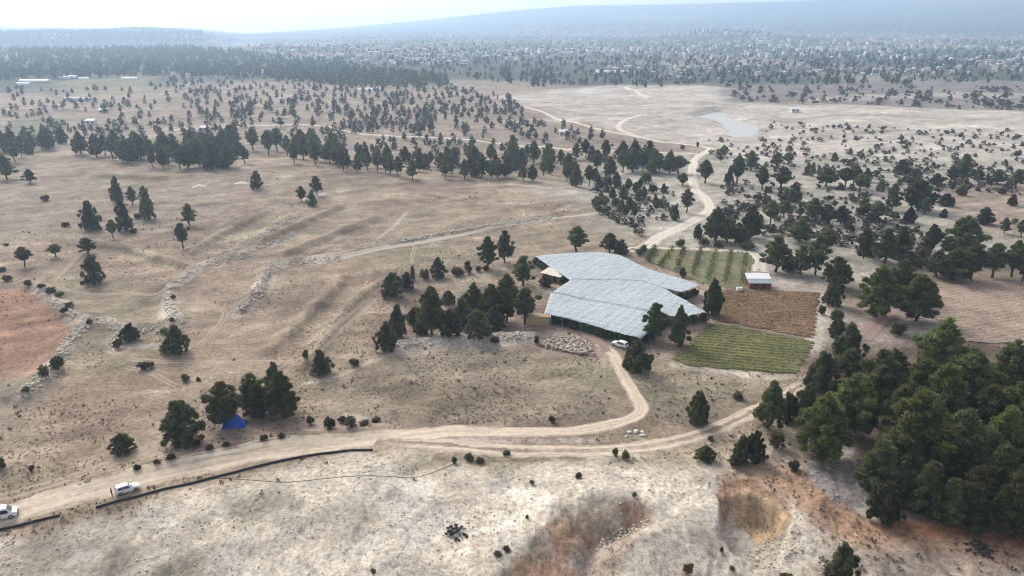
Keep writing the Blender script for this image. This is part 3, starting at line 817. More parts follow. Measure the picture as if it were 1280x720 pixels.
for i, (pp, w, lb) in enumerate([
        ([(62, 352), (85, 363), (120, 368), (165, 367), (205, 362), (250, 340), (300, 312)], 2.6, 'wheel track curving along the left field'),
        ([(238, 370), (262, 380), (281, 391), (275, 405), (258, 424), (244, 436)], 2.6, 'bent wheel track in the middle of the left field'),
        ([(62, 354), (82, 337), (102, 317)], 2.4, 'short straight wheel track near the lone pines'),
        ([(150, 448), (200, 452), (300, 453), (390, 447)], 2.8, 'level wheel track below the bushes'),
        ([(375, 462), (400, 435), (430, 405), (468, 372)], 4.0, 'pale track climbing the slope to the grove'),
        ([(155, 458), (190, 467), (222, 484)], 2.4, 'short wheel track down to the tent trees'),
        ([(100, 590), (160, 575), (205, 566)], 2.5, 'grassy double track beside the small dark juniper'),
        ([(380, 480), (425, 470), (470, 450), (505, 436)], 2.2, 'stony edge path below the grove'),
        ([(470, 300), (490, 285), (508, 266)], 2.2, 'faint pale path rising across the long field')]):
    strip('dirt_track', pp, w, m_faint, lb, cols=9, seed=20 + i)

def sheet(name, pp, mat, z=None, lift=.1, n=40):
    W = wpts(pp)
    xs = np.array([p[0] for p in W]); ys = np.array([p[1] for p in W])
    cx, cy = xs.mean(), ys.mean()
    C = catmull(np.array(W + [W[0]]), 4.0)[:-1]
    zz = (min(gh(C[:, 0], C[:, 1])) if z is None else z)
    verts = [(cx, cy, zz)] + [(float(p[0]), float(p[1]), zz) for p in C]
    m = len(C)
    me = bpy.data.meshes.new(name); me.from_pydata(verts, [], [(0, 1 + i, 1 + (i + 1) % m) for i in range(m)]); me.update()
    return tag(link(name, me, mat), kind='structure')

def water(name, pts, z, label):
    C = catmull(np.array(pts + [pts[0]]), 2.5)[:-1]
    C = C + np.stack([fbm(C[:, 0], C[:, 1], 14, 1, 4) - .5, fbm(C[:, 0], C[:, 1], 14, 4, 4) - .5], 1) * 9.0
    me = bpy.data.meshes.new(name); me.from_pydata([(p[0], p[1], z) for p in C], [], [tuple(range(len(C)))]); me.update()
    o = tag(link(name, me, m_water), kind='structure'); o['label'] = label
water('water', POOL, POOLZ + .25, 'milky remnant pool of the reservoir on the pale lake bed')
water('water', POND, PONDZ + .25, 'small pale pond at the edge of the town')

# ------------------------------------------------------------------ fields with rows
def field(name, pp, pdir, spacing, amp, col, label, var=.25, cell=None, lift=.06, jit=.6):
    W = wpts(pp); a, b_ = wpts(pdir)
    d = np.array(b_) - np.array(a); d /= np.linalg.norm(d); nn = np.array([-d[1], d[0]])
    o = np.array(W).mean(0); Q = np.array(W) - o
    su, sv = Q @ d, Q @ nn
    cu = cell or 1.0; cv = spacing / 4
    U = np.arange(su.min() - 1, su.max() + 1, cu); Vv = np.arange(sv.min() - 1, sv.max() + 1, cv)
    uu, vv = np.meshgrid(U, Vv)
    x = o[0] + uu * d[0] + vv * nn[0]; y = o[1] + uu * d[1] + vv * nn[1]
    row = np.sin(2 * math.pi * (vv + .25 * np.sin(uu * .13)) / spacing)
    z = gh(x, y) + lift + amp * (row * .5 + .5) * (.7 + .6 * vnoise(x * .7, y * .7, 2)) + .0003 * np.hypot(x, y)
    keep = poly_sd(x, y, W) + (fbm(x, y, 3, 2, 2) - .5) * 2 * jit > 0
    ix = np.arange(x.size).reshape(x.shape)
    F = np.stack([ix[:-1, :-1], ix[:-1, 1:], ix[1:, 1:], ix[1:, :-1]], -1).reshape(-1, 4)
    k = keep.ravel()
    F = F[k[F].all(1)]
    used = np.unique(F); mp = np.full(x.size, -1); mp[used] = np.arange(len(used))
    V = np.stack([x.ravel(), y.ravel(), z.ravel()], 1)[used]
    me = mesh_np(name, V, mp[F])
    f2 = (.82 + .36 * fbm(V[:, 0], V[:, 1], 9, 1, 4)) * (.92 + .16 * fbm(V[:, 0], V[:, 1], 2, 3, 2))
    rgba = np.concatenate([np.array(col)[None] * f2[:, None], np.full((len(V), 1), .1)], 1)
    set_col(me, rgba); smooth(me)
    ob = tag(link(name, me, m_ground), kind='structure'); ob['label'] = label
    return ob, W, d, nn

GREENF = [(838, 449), (888, 403), (955, 415), (1021, 427), (1000, 467), (930, 464), (860, 458)]
BROWNF = [(897, 363), (940, 362), (1027, 366), (1018, 424), (960, 413), (891, 400)]
VINEF = [(786, 311), (860, 313), (938, 316), (945, 330), (936, 345), (934, 361), (905, 361), (880, 356), (848, 343), (815, 330)]
field('crop_field', GREENF, [(850, 436), (1000, 449)], 1.7, .10, (.17, .165, .075), 'green field of low crop rows on the right of the net')
field('brown_field', BROWNF, [(900, 380), (1020, 384)], 1.4, .08, (.21, .14, .085), 'brown harvested field beside the red walled shed')
field('vineyard_ground', VINEF, [(914, 316), (907, 352)], 4.0, .06, (.225, .215, .125), 'grassy ground between the vine rows behind the net')
field('ploughed_field', [(1172, 358), (1235, 352), (1330, 350), (1330, 428), (1240, 430), (1205, 428), (1160, 392)], [(1190, 400), (1280, 385)], 1.9, .15, (.37, .285, .225), 'ploughed pale brown field with furrows at the right edge', lift=.05)

def join_inst(name, bv, bf, pos, scl, rz, mat, bcol=None):
    bv = np.asarray(bv, float); bf = np.asarray(bf)
    n = len(pos); scl = np.asarray(scl, float)
    if scl.ndim == 1: scl = np.repeat(scl[:, None], 3, 1)
    c, s = np.cos(rz)[:, None], np.sin(rz)[:, None]
    X = bv[None, :, 0] * scl[:, 0:1]; Y = bv[None, :, 1] * scl[:, 1:2]; Z = bv[None, :, 2] * scl[:, 2:3]
    V = np.stack([X * c - Y * s + pos[:, 0:1], X * s + Y * c + pos[:, 1:2], Z + pos[:, 2:3]], -1).reshape(-1, 3)
    F = (bf[None] + (np.arange(n) * len(bv))[:, None, None]).reshape(-1, bf.shape[1])
    return mesh_np(name, V, F)

# ------------------------------------------------------------------ foliage
def leaves(clumps, n, size, rng, low=.5, elong=1.9):
    """small kite faces spread through ellipsoid clumps -> verts, faces"""
    w = np.array([c[2] if len(c) > 2 else 1.0 for c in clumps]); w = w / w.sum()
    ci = rng.choice(len(clumps), n, p=w)
    C = np.array([c[0] for c in clumps])[ci]; Rr = np.array([c[1] for c in clumps])[ci]
    d = rng.normal(size=(n, 3)); d /= np.linalg.norm(d, axis=1)[:, None]
    flip = (d[:, 2] < 0) & (rng.rand(n) < low); d[flip, 2] *= -1
    rad = rng.rand(n) ** .42
    P = C + d * Rr * rad[:, None]
    t = d * np.array([.75, .75, .5]) + np.array([0, 0, .38]) + rng.normal(size=(n, 3)) * .42; t /= np.linalg.norm(t, axis=1)[:, None] + 1e-9
    b_ = np.cross(t, rng.normal(size=(n, 3))); b_ /= np.linalg.norm(b_, axis=1)[:, None] + 1e-9
    s = size * (.55 + .9 * rng.rand(n))[:, None]; nrm = np.cross(t, b_)
    V = np.stack([P - t * s * .5 * elong, P + b_ * s * .32 + nrm * s * .1, P + t * s * .6 * elong, P - b_ * s * .32 - nrm * s * .08], 1).reshape(-1, 3)
    F = np.arange(4 * n).reshape(n, 4)
    leaves.tint = np.repeat((.80 + .40 * rng.rand(len(clumps)))[ci], 4)
    return V, F

def crown_spec(kind, rng):
    """clumps of a tree of height 1 and how its limbs run"""
    cl = []
    def shell(k, z0, z1, prof, rxy, rz, jit=.22, inner=.35):
        for i in range(k):
            f = (i + rng.rand()) / k; f = 1 - (1 - f) ** .85
            z = z0 + (z1 - z0) * f; Rm = prof(f)
            a = i * 2.39996 + rng.rand() * .9
            q = Rm * (inner + (1 - inner) * math.sqrt(rng.rand())) * (1 + jit * (rng.rand() - .5) * 2)
            sc_ = (.65 + .6 * rng.rand()) * (.62 + .38 * min(1, Rm / .2))
            cl.append((np.array([math.cos(a) * q, math.sin(a) * q, z + rng.normal() * .012]), np.array([rxy, rxy, rz]) * sc_, sc_))
    ph = rng.rand() * 6.28; lob = .16 * rng.rand()
    if kind == 'umbrella':        # grown pine: clear stem, irregular tapering crown in loose layers
        z0 = .20 + .18 * rng.rand(); pk = .25 + .25 * rng.rand(); lay = rng.randint(4, 7)
        shell(46, z0, .97, lambda f: .27 * max(.05, 1 - (abs(f - pk) / (1.03 - pk)) ** 1.5) * (.82 + .3 * math.cos(f * lay * 6.28 + ph)), .072, .046, .3)
    elif kind == 'round':         # dense pine, egg shaped with a blunt point
        z0 = .10 + .08 * rng.rand(); pk = .30 + .08 * rng.rand()
        shell(64, z0, .965, lambda f: .315 * max(.04, 1 - (abs(f - pk) / (1.02 - pk)) ** 1.75) * (.94 + .12 * math.cos(f * 25 + ph)), .068, .056, .2)
    elif kind == 'cone':          # younger pine, pointed
        shell(60, .06, .985, lambda f: .30 * (1 - f) ** .72 * min(1, .55 + f * 4) + .008, .062, .052, .22)
    elif kind == 'juniper':       # dense, down to the ground, several upright points
        pk = .22 + .1 * rng.rand()
        shell(62, .05, .90, lambda f: .31 * max(.05, 1 - (abs(f - pk) / (1.04 - pk)) ** 1.9), .052, .085, .25)
        for i in range(5):
            a = rng.rand() * 6.28; q = .13 * rng.rand()
            cl.append((np.array([math.cos(a) * q, math.sin(a) * q, .84 + .08 * rng.rand()]), np.array([.03, .03, .09]), .6))
    if kind in ('umbrella', 'round', 'cone', 'juniper'):
        zs = {'umbrella': (.45, .62, .78), 'round': (.30, .48, .66), 'cone': (.22, .42, .62), 'juniper': (.22, .42, .60)}[kind]
        for zz, rr_ in zip(zs, (.17, .15, .09)): cl.append((np.array([0, 0, zz]), np.array([rr_, rr_, .15]), 2.6))
    elif kind == 'none':
        pass
    if kind == 'bush':
        k = 26
        for i in range(k):
            z = .20 + .55 * rng.rand(); a = i * 2.4 + rng.rand(); q = .42 * math.sqrt(max(.02, 1 - (z / .95) ** 2)) * (.3 + .7 * rng.rand())
            cl.append((np.array([math.cos(a) * q, math.sin(a) * q, z]), np.array([.15, .15, .17]) * (.7 + .6 * rng.rand()), 1.0))
    return cl

def make_crown(kind, seed, n, size):
    rng = np.random.RandomState(seed)
    cl = crown_spec(kind, rng)
    V, F = leaves(cl, n, size, rng)
    V[:, 2] = np.maximum(V[:, 2], .005)
    me = mesh_np('crown_' + kind, V, F)
    set_float(me, leaves.tint, 'tint')
    mb = MB()
    bend = rng.normal(size=2) * .025
    top = max(c[0][2] for c in cl) * .92
    if kind == 'bush':
        for c in cl[::2]:
            mb.tube([(0, 0, -.03), tuple(c[0] * .5), tuple(c[0])], [.018, .012, .005], 4)
    else:
        r0 = {'umbrella': .026, 'round': .024, 'cone': .020, 'juniper': .030}[kind]
        pts = [(0, 0, -.03)] + [(bend[0] * math.sin(t * 3), bend[1] * math.sin(t * 2.2), top * t) for t in (.15, .35, .6, .8, 1.0)]
        mb.tube(pts, [r0 * 1.25, r0, r0 * .9, r0 * .65, r0 * .4, r0 * .12], 6)
        for c in cl[::2]:
            z = max(.06, c[0][2] - .10 - .05 * rng.rand()); z = min(z, top)
            base = Vector((bend[0] * math.sin(z / top * 3), bend[1] * math.sin(z / top * 2.2), z))
            tip = Vector(c[0]); midp = base.lerp(tip, .55) + Vector((0, 0, -.02))
            mb.tube([base, midp, tip], [r0 * .38, r0 * .25, r0 * .08], 4, cap=False)
    tr = mb.mesh('trunk_' + kind)
    return me, tr

PROTO = {}
def proto(kind, hd, variant, mat):
    key = (kind, hd, variant, mat.name)
    if key not in PROTO:
        n, s = {2: (11000, .030), 1: (3200, .048), 0: (900, .085)}[hd]
        if kind == 'bush': n, s = {2: (2600, .065), 1: (1300, .09), 0: (560, .13)}[hd]
        if kind in ('juniper', 'round', 'cone'): n = int(n * 1.15)
        cr, tr = make_crown(kind, variant * 37 + {'umbrella': 1, 'round': 2, 'cone': 3, 'juniper': 4, 'bush': 5}[kind] * 101, n, s)
        cr.materials.append(mat); tr.materials.append(m_bark)
        PROTO[key] = (cr, tr)
    return PROTO[key]

prng = random.Random(11)
NAME = {'umbrella': 'pine_tree', 'round': 'pine_tree', 'cone': 'pine_tree', 'juniper': 'juniper_tree', 'bush': 'shrub'}
CAT = {'pine_tree': 'pine tree', 'juniper_tree': 'juniper', 'shrub': 'shrub'}
def plant(kind, p, h, wfac, label, group, mat=None, lod=None):
    d = depth_of(p); pxh = h * FOC / d
    hd = lod if lod is not None else (2 if pxh > 40 else (1 if pxh > 17 else 0))
    if mat is None: mat = {'juniper': m_jun, 'bush': m_shrubt}.get(kind, m_pine)
    cr, tr = proto(kind, hd, prng.randrange(4 if hd == 2 else 5), mat)
    nm = NAME[kind]
    o = thing(nm, label, CAT[nm], (float(p[0]), float(p[1]), float(p[2]) - .05), prng.uniform(0, 6.28), group)
    o.scale = (h * wfac, h * wfac, h)
    a = bpy.data.objects.new('trunk' if nm != 'shrub' else 'stems', tr); COL.objects.link(a); a.parent = o
    c = bpy.data.objects.new('crown', cr); COL.objects.link(c); c.parent = o
    return o

ORD = ['', 'second ', 'third ', 'fourth ', 'fifth ', 'sixth ', 'seventh ', 'eighth ', 'ninth ', 'tenth ', 'eleventh ', 'twelfth ']
KIND = {'U': ('umbrella', None, 'dark pine'), 'R': ('round', None, 'dense dark pine'), 'G': ('round', 'g', 'bright green pine'), 'C': ('cone', None, 'pointed pine'),
        'J': ('juniper', None, 'dark juniper'), 'S': ('bush', None, 'low scrub bush'), 'D': ('bush', 'j', 'small dark bush'), 'B': ('bush', 'b', 'brown dry bush'),
        'Y': ('bush', 'y', 'yellow green bush'), 'X': ('juniper', 'b', 'brown withered tree')}
m_shrubt = leaf_mat('scrub_bush_leaves', (0.054, 0.06, 0.0336), (0.102, 0.102, 0.06), (0.18, 0.168, 0.096), tint=True)
MATS = {'g': m_green, 'j': m_jun, 'b': m_brownleaf, 'y': m_yellow}
TREES_PX = []
def cluster(where, items, group):
    """items: (kind, x, y of the foot, height in px [, width in px])"""
    P = at([i[1] for i in items], [i[2] for i in items])
    groups_ = {}
    for k, it in enumerate(items): groups_.setdefault(it[0], []).append(k)
    lab = {}
    for kk, ids in groups_.items():
        word = KIND[kk][2]
        if len(ids) == 1: lab[ids[0]] = '%s %s' % (word, where); continue
        nr = -(-len(ids) // 12)
        ids = sorted(ids, key=lambda k: -items[k][2])
        per = -(-len(ids) // nr)
        for r_ in range(nr):
            row = sorted(ids[r_ * per:(r_ + 1) * per], key=lambda k: items[k][1])
            rn = '' if nr == 1 else [' in front', ' at the back'][r_] if nr == 2 else [' in front', ' midway', ' at the back'][r_]
            for n, k in enumerate(row):
                lab[k] = ('leftmost %s%s %s' % (word, rn, where)) if n == 0 else '%s%s from left%s %s' % (ORD[n], word, rn, where)
    for k in range(len(items)):
        it = items[k]; kd, mt, word = KIND[it[0]]
        natural = {'umbrella': .66, 'round': .66, 'cone': .58, 'juniper': .66, 'bush': 1.1}[kd]
        h = px_to_m(it[3], P[k], natural if len(it) < 5 else it[4] / it[3])
        wf = 1.0
        if len(it) > 4:
            wf = (it[4] * depth_of(P[k]) / FOC) / (h * natural); wf = max(.5, min(1.9, wf))
        lb = lab[k]
        plant(kd, P[k], h, wf, lb, group, MATS.get(mt))
        TREES_PX.append((it[1], it[2]))

cluster('on the open field at the left edge', [('U', 9, 224, 32, 26), ('U', 38, 229, 19, 17), ('D', 57, 251, 9, 14), ('U', 31, 333, 27, 22), ('U', 70, 321, 18, 25), ('B', 82, 283, 7, 12), ('B', 8, 307, 5, 16), ('D', 3, 339, 7, 10)], 'trees on the open left field')
cluster('in the loose stand round the white heap', [('J', 147, 253, 34, 15), ('J', 156, 288, 40, 20), ('J', 115, 288, 40, 25), ('U', 142, 298, 25, 16), ('U', 166, 256, 25, 14), ('J', 186, 274, 38, 18), ('U', 181, 251, 20, 14), ('B', 173, 273, 8, 13), ('B', 167, 291, 7, 14), ('B', 122, 275, 8, 12)], 'stand round the white heap')
cluster('of the tree pair above the wheel track', [('U', 110, 317, 23, 23), ('J', 118, 354, 40, 27), ('B', 104, 355, 6, 18)], 'two trees above the wheel track')
cluster('of the pair on the slope above the stone wall', [('U', 237, 282, 30, 19), ('U', 229, 310, 34, 21)], 'pair of pines on the slope')
cluster('standing alone below the far pine belt', [('J', 321, 236, 24, 15)], 'lone tree below the brow')
cluster('in the small clump right of the lone tree', [('U', 377, 251, 20, 14), ('U', 396, 244, 26, 17), ('J', 390, 257, 20, 14)], 'small clump on the field')
cluster('beside the blue tent above the road', [('J', 229, 553, 63, 52), ('R', 281, 533, 64, 44), ('J', 322, 519, 46, 34), ('R', 316, 512, 52, 34), ('J', 345, 500, 52, 34), ('G', 354, 522, 66, 42)], 'trees by the blue tent')
cluster('on the grassy strip above the dirt road', [('J', 154, 565, 30, 31), ('D', 40, 588, 9, 9), ('D', 2, 586, 18, 14)], 'bushes on the grassy strip')
cluster('among the left field walls', [('J', 222, 441, 40, 30), ('Y', 207, 441, 14, 18), ('J', 163, 424, 23, 24), ('D', 148, 435, 15, 14), ('D', 181, 462, 15, 19), ('D', 190, 459, 9, 8), ('D', 232, 477, 12, 12), ('D', 248, 476, 6, 7), ('D', 206, 416, 8, 12), ('D', 215, 402, 7, 8), ('D', 217, 373, 6, 8), ('D', 112, 405, 8, 9)], 'bushes among the left field walls')
cluster('on the stone wall beside the red soil field', [('D', 73, 461, 20, 20), ('D', 56, 470, 17, 15), ('D', 33, 490, 10, 13), ('S', 10, 351, 9, 13), ('D', 35, 357, 9, 12), ('S', 52, 360, 8, 12), ('S', 64, 366, 9, 16), ('S', 75, 371, 8, 14), ('S', 87, 384, 9, 13), ('B', 80, 390, 8, 12)], 'bushes along the wall of the red field')
cluster('right of the tent trees', [('J', 402, 467, 34, 27), ('D', 382, 447, 12, 10), ('D', 443, 457, 13, 16), ('S', 388, 530, 13, 13), ('S', 413, 535, 17, 18), ('S', 438, 533, 17, 20), ('S', 428, 527, 10, 14)], 'scrub right of the tent trees')
cluster('along the upper edge of the middle grove', [('J', 491, 371, 35, 28), ('J', 508, 361, 24, 20), ('J', 516, 350, 20, 7), ('D', 531, 349, 15, 14), ('J', 548, 347, 28, 20), ('D', 572, 344, 14, 20), ('D', 585, 341, 17, 12), ('D', 598, 339, 8, 9), ('D', 607, 338, 8, 11), ('U', 610, 336, 45, 28), ('U', 631, 328, 43, 26)], 'upper edge of the middle grove')
cluster('in the grove left of the net', [('J', 498, 422, 46, 22), ('J', 483, 437, 38, 28), ('J', 519, 404, 24, 22), ('R', 540, 418, 66, 36), ('J', 561, 380, 20, 18), ('J', 562, 419, 38, 32), ('J', 578, 408, 40, 28), ('R', 592, 396, 46, 32), ('R', 615, 401, 52, 36), ('J', 597, 420, 38, 34), ('J', 618, 411, 34, 28), ('U', 633, 404, 48, 32), ('U', 656, 406, 52, 38), ('U', 654, 357, 42, 30), ('X', 682, 358, 18, 16), ('R', 634, 378, 40, 30), ('J', 527, 417, 26, 20)], 'dense middle grove')
cluster('below the middle grove', [('D', 619, 429, 11, 13), ('S', 671, 430, 13, 8), ('D', 690, 528, 11, 10)], 'bushes below the middle grove')
cluster('behind the rear edge of the white net', [('U', 721, 315, 36, 33), ('U', 762, 316, 28, 26), ('J', 776, 317, 20, 18)], 'pines behind the net')
cluster('at the front corner of the white net', [('U', 817, 426, 54, 34), ('C', 848, 431, 52, 25), ('J', 796, 463, 44, 36), ('J', 890, 394, 50, 25)], 'trees at the front corner of the net')
cluster('near the lower track bend', [('J', 872, 529, 47, 28), ('J', 882, 575, 24, 34), ('J', 926, 578, 40, 24), ('J', 942, 576, 44, 28), ('D', 920, 583, 20, 22), ('D', 922, 498, 11, 16), ('S', 888, 551, 9, 8), ('S', 992, 588, 17, 18), ('D', 769, 570, 13, 10), ('D', 782, 574, 14, 12), ('S', 970, 560, 26, 22)], 'junipers on the track bend')
cluster('on the pale limestone foreground', [('S', 568, 579, 10, 9), ('S', 586, 574, 10, 16), ('S', 600, 577, 8, 14), ('D', 665, 605, 7, 8), ('D', 722, 598, 9, 8), ('D', 793, 621, 8, 7), ('D', 659, 648, 6, 5), ('Y', 860, 717, 18, 16), ('Y', 915, 713, 9, 8), ('D', 902, 689, 7, 6), ('Y', 467, 718, 11, 8), ('S', 633, 688, 8, 12), ('S', 622, 694, 8, 12), ('S', 724, 597, 9, 8), ('S', 633, 568, 7, 12)], 'bushes on the limestone foreground')
cluster('cut by the bottom edge of the picture', [('J', 1050, 728, 58, 42), ('S', 982, 724, 12, 24)], 'juniper at the bottom edge')
cluster('on the bank above the wide dirt road', [('B', 172, 586, 7, 12), ('S', 196, 579, 7, 14), ('B', 214, 574, 9, 14), ('B', 262, 561, 8, 16), ('S', 283, 557, 7, 14), ('B', 330, 549, 8, 18), ('S', 352, 546, 7, 14), ('B', 470, 527, 8, 14), ('S', 455, 531, 9, 16), ('B', 246, 557, 10, 12)], 'dry bushes on the road bank')
cluster('along the winding pale road', [('U', 848, 217, 24, 28), ('U', 853, 232, 17, 16), ('U', 858, 266, 32, 20), ('J', 843, 275, 20, 12), ('U', 881, 229, 31, 25), ('J', 905, 191, 10, 12), ('D', 853, 187, 7, 8), ('D', 872, 184, 8, 4)], 'trees along the winding road')
cluster('on the stony rise right of the road', [('U', 921, 229, 36, 26), ('U', 938, 213, 26, 24), ('U', 971, 209, 20, 20), ('U', 985, 206, 16, 16), ('J', 1009, 219, 17, 8), ('J', 1016, 214, 12, 7), ('J', 1043, 201, 11, 9), ('U', 977, 236, 30, 30), ('U', 952, 238, 32, 20), ('J', 911, 230, 20, 12), ('J', 993, 253, 27, 18), ('U', 1032, 233, 26, 30), ('U', 1056, 234, 26, 24)], 'pines on the stony rise')
cluster('in the wood above the shed', [('U', 963, 281, 32, 24), ('R', 938, 298, 45, 26), ('R', 894, 301, 44, 32), ('R', 909, 303, 34, 24), ('J', 872, 298, 20, 12), ('U', 980, 272, 24, 24), ('U', 1016, 277, 32, 26), ('U', 1033, 280, 28, 24), ('U', 1051, 280, 26, 24), ('G', 1000, 302, 32, 32), ('D', 850, 308, 12, 14), ('D', 880, 306, 12, 16), ('R', 925, 306, 24, 24), ('D', 898, 309, 10, 14), ('D', 935, 312, 14, 20), ('J', 983, 250, 14, 14), ('D', 958, 256, 14, 14)], 'wood between the road and the shed')
cluster('behind the shed yard', [('U', 969, 340, 50, 40), ('U', 1000, 343, 40, 30), ('U', 1019, 344, 56, 30), ('G', 1044, 360, 44, 36), ('J', 1040, 382, 42, 28), ('D', 1027, 393, 14, 12), ('D', 1045, 402, 18, 20), ('U', 1032, 318, 34, 26), ('X', 985, 338, 22, 18)], 'pines behind the shed yard')
cluster('on the slope of the right valley', [('U', 1066, 234, 30, 22), ('J', 1083, 227, 18, 13), ('U', 1074, 240, 24, 24), ('J', 1127, 217, 19, 22), ('J', 1143, 231, 22, 18), ('R', 1147, 263, 42, 42), ('U', 1156, 268, 24, 18), ('X', 1136, 279, 22, 16), ('U', 1114, 264, 36, 24), ('U', 1095, 279, 30, 26), ('U', 1078, 274, 30, 22), ('J', 1170, 231, 16, 14), ('U', 1202, 229, 38, 26), ('U', 1222, 227, 16, 18), ('U', 1246, 230, 20, 24), ('U', 1270, 236, 26, 22), ('X', 1182, 257, 17, 21), ('J', 1202, 244, 14, 13), ('X', 1179, 272, 12, 9), ('C', 1230, 280, 23, 23), ('U', 1255, 292, 22, 14), ('D', 1268, 280, 9, 9), ('U', 1277, 296, 24, 20), ('X', 1252, 242, 9, 12), ('X', 1265, 257, 15, 11), ('U', 1188, 230, 24, 18)], 'trees of the right valley slope')
cluster('above the ploughed field', [('U', 1079, 323, 42, 28), ('U', 1105, 329, 48, 40), ('U', 1124, 322, 42, 26), ('U', 1162, 319, 42, 26), ('R', 1201, 322, 56, 50), ('G', 1190, 350, 44, 46), ('U', 1213, 350, 50, 40), ('U', 1240, 347, 48, 38), ('U', 1264, 346, 50, 32), ('U', 1277, 352, 40, 26), ('R', 1170, 345, 36, 26)], 'tall pines above the ploughed field')
cluster('beside the reddish lane on the right', [('G', 1094, 396, 70, 50), ('G', 1125, 372, 54, 42), ('G', 1144, 401, 66, 54), ('D', 1122, 418, 20, 24), ('J', 1058, 454, 58, 38), ('J', 1046, 422, 28, 22)], 'pines beside the reddish lane')
cluster('in the big grove at the right edge', [
    ('J', 1027, 487, 56, 48), ('R', 961, 536, 68, 38), ('J', 985, 526, 40, 28), ('J', 1006, 520, 46, 32), ('G', 1023, 573, 92, 66),
    ('G', 1062, 545, 90, 60), ('R', 1094, 520, 92, 56), ('G', 1140, 590, 118, 86), ('R', 1112, 486, 56, 50), ('G', 1172, 470, 80, 62), ('G', 1168, 545, 104, 66),
    ('G', 1205, 522, 96, 66), ('R', 1254, 504, 86, 58), ('G', 1286, 508, 82, 58), ('R', 1194, 594, 94, 68), ('R', 1226, 560, 90, 60), ('R', 1118, 560, 90, 60), ('G', 1246, 590, 96, 60), ('G', 1270, 560, 100, 70),
    ('R', 1294, 610, 96, 70), ('C', 1094, 613, 76, 56), ('J', 1102, 649, 58, 42), ('C', 1155, 642, 76, 46),
    ('C', 1210, 656, 84, 52), ('C', 1262, 664, 92, 58), ('C', 1244, 624, 78, 54), ('J', 1135, 606, 56, 40), ('C', 1290, 668, 86, 60), ('C', 1184, 652, 64, 42), ('J', 1128, 630, 44, 36), ('R', 1060, 470, 40, 36), ('G', 1150, 505, 66, 50)], 'big grove at the right edge')

# bands of pines beyond the brow
def in_poly_px(pp, n, seed, mind=4.0, tries=60):
    rg = random.Random(seed); xs = [p[0] for p in pp]; ys = [p[1] for p in pp]; out = []
    P = [tuple(p) for p in pp]
    for _ in range(n * tries):
        x = rg.uniform(min(xs), max(xs)); y = rg.uniform(min(ys), max(ys))
        ins = False
        for i in range(len(P)):
            ax, ay = P[i]; bx, by = P[(i + 1) % len(P)]
            if (ay > y) != (by > y) and x < (bx - ax) * (y - ay) / (by - ay) + ax: ins = not ins
        if ins and (mind < 2 or all((x - a) ** 2 + ((y - b_) * 2) ** 2 > mind * mind for a, b_ in out)):
            out.append((x, y))
            if len(out) >= n: break
    return out

def band(where, pp, n, hpx, seed, group, kinds='UUUR', mind=6, hvar=.25):
    rg = random.Random(seed)
    cluster(where, [(rg.choice(kinds), x, y, hpx * rg.uniform(1 - hvar, 1 + hvar)) for x, y in in_poly_px(pp, n, seed, mind)], group)
band('beyond the left field', [(95, 190), (130, 188), (300, 186), (310, 205), (265, 216), (225, 217), (160, 207), (95, 194)], 44, 27, 1, 'pine belt beyond the brow', 'UURRJ', 6)
band('in the thin end of the belt', [(310, 186), (420, 186), (425, 208), (330, 204)], 22, 25, 2, 'thin end of the pine belt', 'UUUR', 7)
band('in the far left wood', [(-10, 182), (90, 176), (90, 188), (50, 190), (20, 205), (-10, 210)], 20, 22, 3, 'small wood at the left edge', 'UURJ', 6)
band('behind the long field', [(420, 200), (530, 205), (640, 205), (640, 226), (530, 228), (425, 214)], 46, 23, 4, 'pine belt behind the long field', 'UUURJ', 7)
band('left of the winding road', [(640, 195), (760, 195), (770, 215), (765, 232), (700, 236), (645, 226)], 28, 24, 5, 'pines left of the winding road', 'UUURJ', 8)
band('in the wood at the road bend', [(772, 205), (835, 203), (838, 219), (775, 219)], 14, 26, 6, 'wood at the road bend', 'UURR', 8)
band('on the scrub slope beside the road', [(735, 235), (830, 225), (845, 245), (800, 280), (745, 262)], 22, 16, 7, 'young trees on the scrub slope', 'UJJD', 9)

